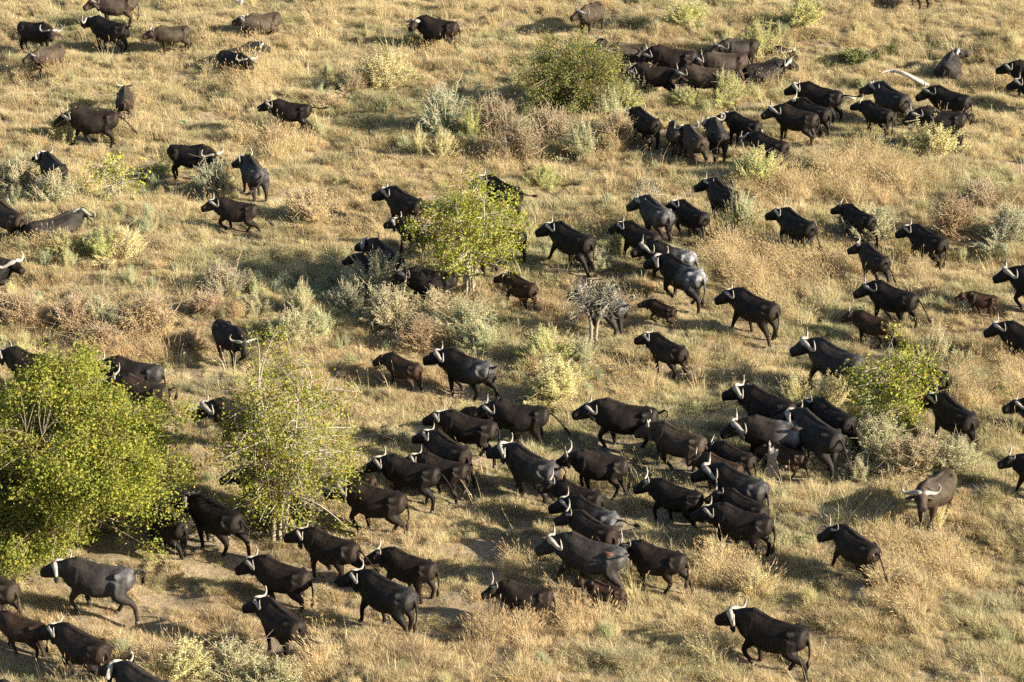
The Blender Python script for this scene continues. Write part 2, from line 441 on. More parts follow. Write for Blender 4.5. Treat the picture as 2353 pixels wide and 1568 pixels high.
def finish_buffalo():
    # fuse every skin in one pass
    C.children.link(TMP)
    dg = bpy.context.evaluated_depsgraph_get()
    skins = [bpy.data.meshes.new_from_object(t[0].evaluated_get(dg)) for t in BUILD]
    C.children.unlink(TMP)
    for (ob, raw, hm, tend, hooves, pos, h, size, o, label, young, lie, i, ry), me in zip(BUILD, skins):
        bpy.data.objects.remove(ob); bpy.data.meshes.remove(raw)
        me.name = 'buffalo'; me.materials.clear(); me.materials.append(M_HIDE)
        me.polygons.foreach_set('use_smooth', [True]*len(me.polygons))
        r = random.Random(50+i)
        b = link('buffalo_calf' if young else 'buffalo', me)
        b.location = pos; b.rotation_euler = (0, 0, h); b.scale = (size,)*3
        c = COATS[o.get('c', 'b' if i % 3 else 'k')]; k = r.uniform(.85, 1.2)
        b.color = (c[0]*k, c[1]*k, c[2]*k, o.get('m', 0.0))
        tag(b, label, 'buffalo calf' if young else 'buffalo', 'buffalo of the herd')
        hn = o.get('hn', 'cow' if size > .84 else 'up')
        hk = r.uniform(.96, 1.10)
        if hn != 'none':
            for s in (1, -1):
                q = link('horn', HORNS[(hn, s)], b); q.matrix_local = hm @ Matrix.Scale(hk, 4)
                t = r.uniform(.75, 1.15); q.color = (t, t, t*.97, 1)
        for s in (1, -1):
            q = link('eye', EYE, b); q.matrix_local = hm @ Matrix.Translation((.115, s*.150, .035))
        if not lie:
            q = link('tail_tuft', TUFT_RED if o.get('red') else TUFT, b)
            q.matrix_local = Matrix.Translation(tend[0]) @ tend[1].to_track_quat('X', 'Z').to_matrix().to_4x4()
            if ry > 700:
                for hp, d in hooves:
                    q = link('hoof', HOOF, b)
                    tilt = math.atan2(d.x, -d.z) - 0.30
                    q.matrix_local = Matrix.Translation(hp) @ Euler((0, -tilt, 0)).to_matrix().to_4x4()
# rump mark, withers mark, size, particulars, label
D = dict
HERD = [
 (1039,53,974,37,1.05,D(g='stand',h=160,hd=238,np=0,hn='bull',t='down',c='b'),'dark buffalo with head turned to the viewer, chest behind a gold bush, upper middle'),
 (62,50,97,57,1.0,D(g='stand',h=-32,hd=-82,hn='cow',t='down',c='b'),'dark buffalo facing the viewer, its muzzle just behind a grey-brown cow'),
 (118,96,104,104,.95,D(g='stand',h=236,hd=200,np=-2,c='n'),'grey-brown cow facing forward, head low and turned, overlapping the dark one behind'),
 (298,50,204,32,1.08,D(g='stand',hd=150,t='curl',c='k'),'big black cow standing broadside, tail tip curled, directly below a half-cropped one'),
 (288,-4,245,-8,1.0,D(g='stand',h=190,hd=205,np=-8,c='n'),'buffalo cut off by the top edge, standing behind the big black cow'),
 (408,60,382,62,.88,D(g='stand',h=205,hd=188,hn='up',c='n',np=-2),'light brown young cow with short upright horns, standing sunlit on open grass'),
 (632,26,574,26,1.0,D(g='lie',hd=188,c='n'),'brown buffalo resting in grass under the white egret'),
 (526,110,577,91,1.0,D(g='lie',hd=12,h=43,c='k'),'dark buffalo lying in tall grass, head up and turned to the sunny side'),
 (530,121,545,132,1.0,D(g='lie',h=312,hd=292,c='k'),'buffalo lying in straw, face to the viewer, just in front of another lying one'),
 (287,216,284,203,.90,D(g='stand',h=96,hd=96,t='down',c='n',hn='up'),'brown buffalo seen squarely from behind, standing beside the rump of a running bull'),
 (258,250,172,247,1.1,D(g='run',h=178,hd=190,np=-16,ph=.30,t='slant',c='b'),'large dark buffalo running, tail flung back, partly behind a pale yellow shrub'),
 (701,243,636,228,.92,D(g='run',hd=188,t='out',ph=.55,c='k',np=-4),'black buffalo galloping alone over open grass, tail stretched straight out'),
 (134,376,110,357,1.0,D(g='walk',hd=150,hn='bull',t='down',c='k'),'dark wide-horned buffalo walking away among grey shrubs, next to the thin leafy sapling'),
 (411,329,462,338,1.02,D(g='stand',h=-20,hd=-45,np=-18,c='k'),'black buffalo grazing head down over a small blue-green bush'),
 (601,386,566,351,1.05,D(g='walk',h=112,hd=168,np=-18,t='left',c='g',m=.25),'greasy grey cow seen from behind, head lowered beside the grazing black buffalo'),
 (40,487,3,470,.98,D(g='walk',h=130,hd=95,t='slant',c='n'),'brown rump of a buffalo cut by the frame beside a lying bull'),
 (86,513,156,497,1.1,D(g='lie',h=30,hd=80,hn='bull',np=18,c='g'),'grey old bull lying in grass, heavy horn boss seen from behind'),
 (-58,612,-14,604,1.0,D(g='lie',h=8,hd=-48,hn='bull',c='k'),'lying bull with only its horned head showing at the edge of the picture'),
 (577,465,510,453,.92,D(g='run',hd=187,ph=.62,t='slant',c='b'),'dark buffalo trotting alone with a foreleg folded, on open grass'),
 (508,737,548,757,.98,D(g='walk',h=-56,hd=-84,np=-22,hp=-34,t='curl',c='k'),'black buffalo coming head down toward the viewer above the tall thin tree'),
 (113,819,27,799,1.02,D(g='stand',h=153,np=-10,c='b',t='down'),'dark headless-looking buffalo cut by the frame, standing above the big green bush'),
 (346,839,274,821,1.05,D(g='walk',hd=186,c='k',m=.15),'black buffalo behind the top of the big green bush, farther of two'),
 (373,885,290,866,1.0,D(g='run',hd=186,t='curl',c='n',ph=.2,hn='up'),'brown buffalo with raised arched tail rounding the big green bush'),
 (48,907,0,893,.84,D(h=150,c='b'),'small dark rump poking over the big green bush at the edge'),
 (590,938,520,925,1.1,D(g='walk',h=163,hd=192,hn='bull',c='k'),'bull with heavy pale boss, head emerging from behind the tall thin tree'),
 (640,1088,578,1075,.92,D(g='walk',h=168,hd=190,c='b'),'buffalo mostly hidden in the tall thin tree, only its snout and horn out'),
 (537,1172,457,1144,1.06,D(g='walk',hd=160,ph=.12,t='right',c='k'),'black buffalo striding between the big green bush and the tall thin tree'),
 (411,1182,358,1158,.98,D(g='walk',h=130,hd=150,ph=.55,t='down',c='k'),'hindquarters of a buffalo disappearing behind the big green bush'),
 (279,1315,175,1284,1.12,D(g='walk',hd=172,ph=.62,hn='bull',t='curl',c='g',m=.3),'large grey bull with curled tail walking past the foot of the big green bush'),
 (8,1324,-38,1310,1.0,D(h=140,c='n',t='down'),'sliver of brown buffalo rump at the edge beside the bare path'),
 (72,1428,27,1409,.80,D(g='walk',hd=168,hn='nub',c='r',t='down',ph=.3),'small reddish-brown youngster walking at the edge, behind the dark horned cow'),
 (218,1473,158,1436,1.0,D(g='walk',hd=168,ph=.45,t='down',c='b'),'dark cow walking away near the bottom edge, below the large grey bull'),
 (372,1566,290,1524,1.05,D(g='walk',hd=152,hn='bull',c='g'),'grey bull cut off by the bottom edge with wide horns raised'),
 (72,1592,28,1572,1.0,D(g='walk',h=155,hd=185,c='b'),'horn and crown of a buffalo in the bottom corner'),
 (690,1304,609,1272,1.0,D(g='walk',hd=180,ph=.35,t='down',c='b'),'brown-black cow with a hanging tail walking directly in front of the tall thin tree'),
 (693,1414,603,1378,.97,D(g='run',hd=166,ph=.10,t='right',c='b'),'dark young bull with a raised forehoof, lowest of the group under the thin tree'),
 (805,1245,720,1221,1.0,D(g='run',hd=182,ph=.05,t='slant',c='b'),'dark buffalo trotting out of the thin tree with tail swung back'),
 (950,1352,832,1317,1.08,D(g='walk',hd=172,ph=.70,t='down',c='k',m=.1),'big black buffalo trotting across the dusty track, hind leg stretched back'),
 (988,1288,897,1256,.95,D(g='run',hd=183,ph=.82,t='down',c='b',hn='up'),'brown-black cow with straight horns, just behind the big black buffalo'),
 (1248,1360,1170,1336,.84,D(g='walk',hd=182,ph=.15,hn='up',t='down',c='b'),'slim young buffalo with thin upright horns, alone by the dusty track'),
 (961,833,894,814,.80,D(g='walk',hd=186,ph=.25,hn='nub',t='down',c='r'),'brown young buffalo with swept back stub horns, walking ahead of a black bull'),
 (1125,830,1026,801,1.08,D(g='walk',hd=186,ph=.05,hn='bull',t='curl',c='k',m=.35),'black bull with curled tail following a brown youngster'),
 (1235,938,1155,914,1.02,D(g='run',hd=181,ph=.72,t='slant',c='k'),'black buffalo running with tail trailing behind, below the black bull with curled tail'),
 (1128,961,1082,935,.60,D(g='walk',hd=168,hn='none',c='r',t='down'),'small dark calf with its head up between two running cows'),
 (1122,976,1036,946,1.02,D(g='walk',hd=182,ph=.5,t='left',c='b'),'brown-black cow with tail swung aside, upper of four cows stepping behind each other'),
 (1066,1022,999,984,.98,D(g='walk',hd=172,ph=.1,t='down',c='b'),'dark cow with pale curved horns and a long hanging tail, in the middle of four'),
 (1055,1070,980,1040,.92,D(g='walk',hd=182,ph=.8,t='left',c='b'),'smaller dark cow whose bushy tail flicks out toward a bull'),
 (988,1075,902,1046,1.02,D(g='walk',hd=182,ph=.4,t='slant',c='k'),'black cow with mottled rump walking beside a brown calf'),
 (848,1096,811,1075,.62,D(g='walk',hd=178,hn='none',c='r'),'brown calf half hidden behind the back of a trotting cow'),
 (918,1129,811,1109,1.08,D(g='walk',hd=187,ph=.64,hn='bull',t='down',c='b'),'brown-black cow with long stride and pale horns brushing the thin tree'),
 (1267,1057,1181,1019,1.12,D(g='walk',hd=176,ph=.3,hn='bull',t='curl',c='g',m=.2),'heavy grey-flanked cow with one high horn and cocked tail'),
 (1487,944,1391,918,1.12,D(g='walk',hd=182,ph=.66,t='curl',c='k'),'black cow in profile with head low and foreleg bent, leading the brown-grey one'),
 (1420,1057,1342,1036,.94,D(g='walk',hd=177,ph=.2,hn='up',t='down',c='b'),'dark cow with long straight horns walking behind the heavy grey-flanked cow'),
 (1606,1000,1520,977,1.02,D(g='walk',hd=182,ph=.45,t='down',c='n',hn='up'),'grey-brown smooth cow with upright horns, lit evenly along her side'),
 (1721,1043,1659,1018,.82,D(g='walk',hd=182,hn='nub',t='down',c='b'),'small dark young cow with a pale spot on her back'),
 (1692,1064,1627,1047,.78,D(g='walk',hd=186,hn='nub',t='down',c='r'),'reddish youngster with laid back horns squeezed above a black bull'),
 (1759,1108,1643,1071,1.08,D(g='walk',hd=182,ph=.2,hn='bull',t='down',c='k',m=.2),'black bull with a pale boss, under the reddish youngster'),
 (1600,1124,1514,1101,.94,D(g='walk',hd=182,ph=.68,hn='up',t='slant',c='k'),'black cow lifting a bent foreleg, walking alone ahead of three stacked cows'),
 (1372,1134,1291,1105,.88,D(g='walk',hd=187,hn='up',t='down',c='b'),'brown-black young cow with backswept horns, farthest of four in a bunch'),
 (1415,1177,1316,1145,1.02,D(g='walk',hd=182,t='out',c='k',m=.45),'grey-patched buffalo holding its tail straight out, second of four in a bunch'),
 (1412,1218,1318,1186,.93,D(g='walk',hd=186,hn='up',t='down',c='b'),'dark young cow with ears out, third of four in a bunch'),
 (1420,1258,1305,1230,1.13,D(g='run',hd=186,ph=.70,hn='bull',t='over',c='g',m=.2,red=1),'large grey-black cow with rusty tail tuft thrown over her back, above a calf'),
 (1426,1350,1361,1333,.64,D(g='walk',hd=178,hn='none',c='r',t='down',ph=.3,np=12),'brown calf trotting under the large grey-black cow, nose raised'),
 (1557,1272,1469,1245,.95,D(g='run',hd=186,ph=.15,hn='up',t='down',c='b'),'dark cow with tall V-shaped horns close behind the large grey-black cow'),
 (1759,1159,1667,1124,.90,D(g='walk',hd=186,hn='up',t='down',c='b'),'brown cow sandwiched between a black bull and a cow wading through tall straw'),
 (1761,1186,1654,1159,1.03,D(g='walk',hd=186,ph=.85,t='down',c='k'),'black cow wading through tall straw tufts, lowest of the three stacked'),
 (1831,1433,1726,1401,1.12,D(g='walk',hd=172,ph=.62,hn='bull',t='down',c='k'),'large black buffalo alone in the open grass near the bottom, horn curled round'),
 (2011,1248,1931,1213,.94,D(g='run',hd=182,ph=.75,hn='up',t='slant',c='b'),'dark young bull with straight pale horns running alone through open grass'),
 (2172,1094,2128,1106,1.05,D(g='stand',h=236,hd=262,hn='bull',np=16,hp=-24,c='n',t='down'),'brown bull facing the viewer with sweeping pale horns, behind a small pale shrub'),
 (2420,1070,2368,1046,.88,D(h=150,hd=185,hn='up',c='k'),'forequarters of a slim dark buffalo entering at the frame edge, below the leafy tree'),
 (2440,930,2392,914,1.0,D(h=158,hd=180,c='k'),'muzzle of a dark buffalo just peeping in at the edge of the picture'),
 (1800,930,1735,893,1.08,D(g='walk',h=139,hd=180,hn='bull',t='left',c='k'),'black bull with a rounded boss, walking above the mud-patched bull'),
 (1829,971,1735,955,1.12,D(g='walk',hd=184,ph=.4,hn='bull',t='over',c='k',m=1.0),'bull with a large grey mud patch on rump and looped tail'),
 (1925,1003,1837,940,1.18,D(g='walk',h=122,hd=165,ph=.5,hn='bull',t='slant',c='g'),'massive bull seen from behind with pale boss, pressing beside the mud-patched bull'),
 (1950,949,1882,920,.98,D(g='walk',hd=170,hn='up',t='down',c='k',ph=.1),'black cow half hidden behind the massive bull, close to the leafy tree'),
 (1842,1037,1780,1019,.68,D(g='walk',hd=186,ph=.05,hn='none',t='slant',c='r'),'rusty brown calf walking behind two grey tree stumps'),
 (1979,823,1872,772,1.18,D(g='walk',h=133,hd=178,hn='bull',t='down',c='g',m=.1),'huge bull with ringed horn heading out of the leafy tree'),
 (2175,850,2103,826,.95,D(g='walk',hd=168,t='down',c='k'),'dark cow behind the leafy tree with her long tail hanging'),
 (2229,941,2166,901,1.06,D(g='walk',hd=160,ph=.85,t='down',c='k'),'black buffalo seen from behind, head hidden in the leafy tree'),
 (2395,767,2328,747,1.02,D(g='walk',h=143,hd=186,c='k',m=.2),'dark buffalo with a bright hooked horn cut by the frame edge'),
 (2041,731,1976,714,.80,D(g='walk',hd=186,hn='nub',ph=.1,t='down',c='r'),'brown stub-horned young buffalo walking above the leafy tree'),
 (2095,669,2017,648,1.02,D(g='walk',hd=186,t='slant',c='k'),'black cow with flicked tail walking in straw above the brown stub-horned youngster'),
 (2282,680,2238,673,.62,D(g='walk',h=163,hd=188,hn='none',t='down',c='r'),'small reddish calf crossing alone through grass'),
 (2422,637,2356,617,1.1,D(g='walk',h=146,hd=186,hn='bull',ph=.6,c='k'),'bull with a raised foreleg entering at the frame edge above the small reddish calf'),
 (2038,589,1984,559,.88,D(g='walk',hd=166,ph=.2,t='slant',c='b',hn='up'),'dark young cow seen from behind, wading in tall pale straw'),
 (2164,546,2105,518,.98,D(g='walk',hd=176,ph=.55,t='down',c='k'),'black cow walking uphill with one leg stretched back, beside a tawny shrub'),
 (2001,494,1950,472,.86,D(g='walk',hd=176,hn='nub',t='slant',c='k'),'black hornless-looking youngster pushing through a pale shrub'),
 (1864,508,1804,476,1.02,D(g='walk',hd=166,ph=.6,t='slant',c='k'),'black bull-like cow walking away with tail swung out, over the tall straw'),
 (1694,441,1632,414,1.02,D(g='walk',hd=182,t='down',c='k'),'black cow standing out above the rest behind a sage bush'),
 (1619,489,1563,468,.94,D(g='run',hd=172,ph=.6,t='slant',c='k'),'dark cow trotting with tail low, just behind the grey sapling'),
 (1536,479,1482,454,1.02,D(g='walk',hd=188,hn='bull',t='down',c='g',m=.4),'greyish buffalo standing behind the sparse grey sapling'),
 (1517,532,1434,509,.98,D(g='walk',hd=186,t='down',c='b'),'dark cow directly above two mud-marked bulls'),
 (1581,573,1509,554,1.04,D(g='walk',hd=186,hn='bull',t='down',c='k',m=.9),'bull with mud-grey back, partly hidden by the bigger bull in front'),
 (1611,621,1530,583,1.14,D(g='walk',h=130,hd=172,ph=.5,hn='bull',t='down',c='k',m=1.0),'big black bull with a whitish mud patch over its rump'),
 (1350,548,1283,516,1.08,D(g='run',h=132,hd=172,ph=.7,t='down',c='k'),'black wide-horned cow walking alone between the leafy tree and the bulls'),
 (1434,691,1350,654,1.04,D(g='walk',h=133,hd=186,ph=.3,hn='bull',t='curl',c='g',m=.4),'grey-rumped cow behind the bare leafless little tree'),
 (1546,711,1501,692,.62,D(g='run',hd=168,ph=.6,hn='none',t='out',c='r'),'rusty calf galloping with tail raised, beside the bare little tree'),
 (1772,694,1702,664,1.08,D(g='walk',h=134,hd=180,ph=.75,t='down',c='b'),'dark brown cow walking away across the shadowed grass below the straw'),
 (1560,790,1512,767,.92,D(g='walk',h=130,hd=178,ph=.2,t='down',c='b'),'slender dark cow with upturned horns, alone below the rusty calf'),
 (1224,651,1173,626,.82,D(g='walk',h=130,hd=160,hn='up',ph=.8,t='down',c='r'),'reddish-brown young cow right beside the bright leafy tree'),
 (1036,629,950,618,1.0,D(g='walk',hd=190,t='out',c='k',np=-4),'black cow with tail out toward the bright leafy tree trunk'),
 (878,604,816,593,.78,D(g='walk',hd=187,hn='none',t='down',c='k'),'black hornless youngster behind a large grey-green bush'),
 (913,578,856,551,1.08,D(g='walk',hd=150,hn='bull',t='right',c='k'),'black bull seen from behind, above the black hornless youngster'),
 (966,457,897,434,1.06,D(g='walk',hd=186,hn='bull',c='k'),'black bull looking back over the bush, top side of the bright leafy tree'),
 (1195,441,1117,411,1.06,D(g='walk',hd=186,t='out',c='k',red=1),'black cow behind the bright leafy tree crown with a red tail tuft raised'),
 (991,514,928,499,.90,D(g='run',h=152,t='down',c='b'),'dark brown buffalo partly covered by the outer twigs of the bright leafy tree'),
 (1125,562,1065,550,.92,D(g='walk',h=150,c='b'),'buffalo showing only as dark patches through the bright leafy crown'),
 (1190,530,1128,510,.98,D(g='walk',h=145,c='k',t='down'),'buffalo hidden by the bright leafy crown, hind legs beyond its sunny side'),
 (1366,8,1350,10,1.0,D(g='stand',h=243,hd=212,np=2,c='n'),'grey-brown cow facing forward above the dark olive bush'),
 (1369,112,1374,94,.84,D(g='lie',h=80,hd=60,np=16,c='b'),'head of a lying buffalo over the top of the dark olive bush'),
 (1477,93,1420,98,.98,D(g='stand',h=194,hd=228,np=-22,c='n',t='curl'),'grey-brown cow with head down beside the dark olive bush'),
 (1590,115,1506,108,1.12,D(g='stand',h=166,hd=192,np=-26,c='b',t='down'),'large dark cow grazing in the huddle, top middle'),
 (1546,150,1471,144,1.04,D(g='stand',h=167,hd=196,np=-28,c='b',t='down'),'dark cow at the front of the huddle, head down into a sage bush'),
 (1659,155,1584,152,1.04,D(g='stand',h=175,hd=192,np=-26,c='n',t='down'),'brown cow with a sunlit flank at the front of the huddle'),
 (1703,116,1632,120,1.08,D(g='stand',h=190,hd=180,np=-6,c='n',t='down'),'brown smooth cow with a black horn, back of the huddle'),
 (1714,93,1685,89,.98,D(g='stand',h=200,hd=225,c='b'),'buffalo looking over the back of a brown smooth cow, horns wide'),
 (1744,94,1784,88,.98,D(g='lie',h=-12,hd=-42,c='b'),'buffalo resting in yellow-green scrub, only horned head and back visible'),
 (1728,150,1780,139,1.08,D(g='lie',h=20,hd=-6,hn='bull',c='k'),'black bull lying in tall grass, head in profile to the sun'),
 (2172,146,2192,122,1.05,D(g='lie',h=72,hd=0,np=24,hn='bull',c='g'),'bull lying alone above the white log, head turned in profile'),
 (2402,152,2347,141,1.02,D(g='stand',h=163,hd=186,c='k'),'upper of two dark buffalo cropped at the frame edge'),
 (2420,196,2368,180,.98,D(g='walk',h=150,hd=186,c='k'),'lower of two dark buffalo cropped at the frame edge'),
 (2117,-42,2114,-55,1.0,D(g='stand',h=100,c='n'),'buffalo of which only the legs hang into the top edge'),
 (1915,206,1861,191,1.08,D(g='stand',h=147,hd=184,hn='bull',t='out',c='k'),'bull with pale boss at the back of the cluster, tail flicked up'),
 (1893,246,1847,224,.98,D(g='stand',h=130,hd=170,hn='up',t='down',c='b'),'dark cow with upright pale horns in the middle of the cluster'),
 (1866,260,1799,242,1.02,D(g='stand',h=147,hd=188,hn='bull',t='left',c='b'),'brown-legged bull with curled tail, front of the cluster'),
 (1794,322,1745,303,.98,D(g='stand',h=136,hd=112,t='left',c='b'),'dark cow with spread horns seen from behind, in front of a yellow-green bush'),
 (1651,300,1646,268,1.02,D(g='stand',h=96,hd=135,hn='bull',t='left',c='g'),'grey cow seen from behind with a horn curved to each side'),
 (1735,276,1686,257,.92,D(g='stand',h=136,hd=150,t='down',c='k'),'black cow side on, behind the grey cow seen from behind'),
 (1608,316,1585,287,.98,D(g='stand',h=108,hd=105,t='right',c='n'),'brown-rumped cow with wide flat horns seen from behind'),
 (1551,300,1553,284,.80,D(g='stand',h=94,hd=95,hn='nub',t='down',c='n'),'young brown buffalo tucked against the brown-rumped cow'),
 (1501,276,1469,252,.98,D(g='stand',h=118,hd=110,t='left',c='k'),'dark buffalo seen from behind, standing alone below the huddle by dry brush'),
 (2068,214,2033,186,1.12,D(g='walk',h=120,hd=180,hn='bull',t='slant',c='g'),'heavy grey bull seen from behind just under the white log'),
 (2041,260,1994,234,.88,D(g='walk',h=129,hd=166,hn='up',t='down',c='b'),'brown-black young cow below the heavy grey bull'),
 (2215,214,2156,195,1.04,D(g='stand',h=141,hd=186,t='down',c='k'),'black cow with long tail standing at the end of the white log'),
 (2210,257,2121,246,1.06,D(g='stand',h=164,hd=194,np=-14,t='curl',c='k'),'black cow with lowered head, legs hidden by a gold-green bush'),
 (700,1132,642,1112,.95,D(g='walk',h=150,c='k',t='down'),'dark buffalo seen in scraps through the foot of the tall thin tree'),
]
for i, row in enumerate(HERD): add_buffalo(i, row)
finish_buffalo()
# ------------------------------------------------------------------ plants: leaves and blades as arrays
def poly_mesh(name, verts, faces, cols, m):
    me = bpy.data.meshes.new(name)
    me.from_pydata(np.asarray(verts, float).tolist(), [], faces)
    a = me.attributes.new('leaf', 'FLOAT_COLOR', 'POINT')
    cc = np.ones((len(verts), 4)); cc[:, :3] = cols
    a.data.foreach_set('color', cc.ravel().astype(np.float32))
    me.materials.append(m); me.update()
    return me
def blades(seed, n, rad, h0, h1, lean, curl, width, pal, heads=0, centre=0.6):
    """A tussock: n bent blades from a disc of radius rad. Returns vertices, faces, colours."""
    r = np.random.default_rng(seed)
    a = r.uniform(0, 6.28, n); d = rad*r.uniform(0, 1, n)**centre
    base = np.stack([d*np.cos(a), d*np.sin(a), np.full(n, -0.03)], 1)
    L = r.uniform(h0, h1, n)*(1.0 - 0.35*(d/rad)**2)
    a2 = a + r.normal(0, 0.8, n); ln = np.abs(r.normal(lean, lean*0.5, n))
    out = np.stack([np.cos(a2) + .75, np.sin(a2), np.zeros(n)], 1); out /= np.linalg.norm(out, axis=1)[:, None]; up = np.array([0, 0, 1.0])
    k = r.uniform(0, 6.28, n); sv = np.stack([np.cos(k), np.sin(k), np.zeros(n)], 1)
    w = (width*r.uniform(0.7, 1.3, n))[:, None]
    p1 = base + L[:, None]*0.5*(out*np.sin(ln)[:, None] + up*np.cos(ln)[:, None])
    l2 = ln + np.abs(r.normal(curl, curl*.5, n))
    p2 = p1 + L[:, None]*0.5*(out*np.sin(l2)[:, None] + up*np.cos(l2)[:, None])
    v = np.stack([base - sv*w*.5, base + sv*w*.5, p1 + sv*w*.42, p1 - sv*w*.42, p2], 1).reshape(-1, 3)
    f = []
    for i in range(n): b = 5*i; f += [(b, b+1, b+2, b+3), (b+3, b+2, b+4)]
    c = np.array(pal)[r.integers(0, len(pal), n)]*r.uniform(0.75, 1.25, (n, 1))
    c = np.repeat(c, 5, 0)
    if heads:
        hv, hc = [], []
        for i in r.choice(n, heads, replace=False):
            t = p2[i]; dd = (p2[i]-p1[i]); dd = dd/np.linalg.norm(dd)
            for s in (sv[i], np.cross(dd, sv[i])):
                b = len(v) + len(hv)
                hv += [t - dd*.10, t + s*.014, t + dd*.06, t - s*.014]; f.append((b, b+1, b+2, b+3)); hc += [[.95, .85, .66]]*4
        v = np.vstack([v, np.array(hv)]); c = np.vstack([c, np.array(hc)])
    return v, f, c
STRAW = [(1, .97, .90), (.95, .90, .80), (1.05, 1.02, .90), (.82, .74, .60), (.76, .82, .64)]
TAWNY = [(1, .90, .76), (.88, .74, .56), (1.05, .97, .84), (.78, .67, .54)]
MIXG = [(1, 1, .88), (.82, .92, .70), (.95, .97, .80), (1.05, .94, .76), (.70, .80, .60)]
src = bpy.data.collections.new('tussock kinds')
def tussock(name, *a, **k):
    v, f, c = blades(*a, **k)
    o = bpy.data.objects.new(name, poly_mesh(name, v, f, c, M_GRASS)); src.objects.link(o)
#        seed n  rad  h0   h1  lean curl width palette
tussock('tuft_00', 21, 150, .21, .12, .28, .55, .55, .010, STRAW)
tussock('tuft_01', 22, 160, .26, .14, .34, .45, .60, .010, MIXG)
tussock('tuft_02', 23, 160, .24, .20, .42, .40, .70, .009, STRAW)
tussock('tuft_03', 24, 120, .30, .07, .17, .80, .50, .011, MIXG)
tussock('tuft_04', 25, 150, .22, .15, .32, .50, .90, .009, TAWNY)
tussock('tuft_05', 26, 100, .17, .30, .60, .35, .60, .008, STRAW)
tussock('tuft_06', 27, 100, .20, .55, 1.15, .28, .45, .011, STRAW, heads=30)
tussock('tuft_07', 28, 80, .14, .60, 1.20, .35, .60, .009, TAWNY, heads=25)
tussock('tuft_08', 29, 34, .30, .08, .18, .9, .3, .012, TAWNY)
tussock('tuft_09', 30, 8, .25, .9, 1.5, .40, .80, .012, STRAW, heads=5)

def dome(name, seed, n, rad, h, pal, width=.010):
    r = np.random.default_rng(seed); V_, F_, C_ = [], [], []
    for k in range(5):
        a = 6.28*k/5 + r.uniform(0, 1); d = rad*.45*r.uniform(.5, 1.2)*(k > 0)
        v, f, c = blades(seed*10+k, n//5, rad*.62, h*.65*r.uniform(.8, 1.1), h*1.1*r.uniform(.8, 1.1), .38, .55, width, pal)
        v = v + np.array([d*math.cos(a), d*math.sin(a), 0]); b = sum(len(q) for q in V_)
        F_ += [tuple(i+b for i in q) for q in f]; V_.append(v); C_.append(c)
    o = bpy.data.objects.new(name, poly_mesh(name, np.vstack(V_), F_, np.vstack(C_), M_GRASS)); src.objects.link(o)
dome('tuft_10', 81, 420, .40, .42, STRAW)
dome('tuft_11', 82, 380, .34, .36, MIXG)
dome('tuft_12', 83, 460, .46, .50, STRAW, .009)
dome('tuft_13', 84, 360, .36, .34, TAWNY)

# where the grass differs: (mark u, v, half width, half height)
BARE = [(330,1430,50,70),(400,1385,110,22),(560,1300,170,34),(80,1315,130,40),(230,1260,200,40),(1060,1400,90,28),(1120,1260,90,24),(1250,1250,60,26),(420,857,60,12),(1295,378,70,14),(2340,385,45,26),(1160,1510,34,26),(870,1380,60,20),(470,1240,60,30),(700,1480,90,18),(1050,900,50,14),(1400,1040,40,14),(2230,1120,50,18)]
TALL = [(1720,1240,70,60),(1830,640,170,110),(1700,590,110,70),(2100,1310,120,110),(1960,420,260,70),(660,330,60,60),(2230,900,70,90),(2330,850,50,60),(1350,310,40,40),(560,160,70,70),(1180,1450,60,60),(1300,1400,50,60),(1700,1340,90,50),(1760,170,120,30),(130,560,80,30),(1190,1310,40,40),(720,1500,40,50),(1650,1500,70,50),(1370,1290,60,50)]
SHORT = [(560,1330,520,130),(1050,1330,300,110),(1300,1220,200,60),(500,980,500,80)]
GREEN = [(650,620,260,50),(1150,1010,300,80),(1500,1090,260,60),(880,260,220,50),(2150,1010,220,60),(1300,590,180,60),(1950,770,200,60),(2250,430,120,60),(1400,1330,120,40),(200,60,180,50),(1750,1060,200,60)]
ORANGE = [(300,760,320,70),(90,720,120,70),(900,860,260,70),(400,1440,420,140),(1050,1480,400,90),(250,820,220,40)]
def mask(L, u, v):
    m = np.zeros_like(u)
    for cu, cv, ru, rv in L: m = np.maximum(m, np.exp(-1.4*(((u-cu)/ru)**2 + ((v-cv)/rv)**2)**1.5))
    return m
rg = np.random.default_rng(77)
NT = 150000
yy = 60 + (158-60)*rg.uniform(0, 1, NT)**1.12
half = 0.175*yy + 7.5
xx = rg.uniform(-1, 1, NT)*half
keep = rg.uniform(0, 1, NT) < half/half.max()
xx, yy = xx[keep], yy[keep]
f5 = field(14, 1.0, 2.6, 9); f1, f2, f3, f4 = field(5, 2.0, 5.0), field(6, 6, 16), field(8, 0.8, 1.8), field(9, 3, 8)
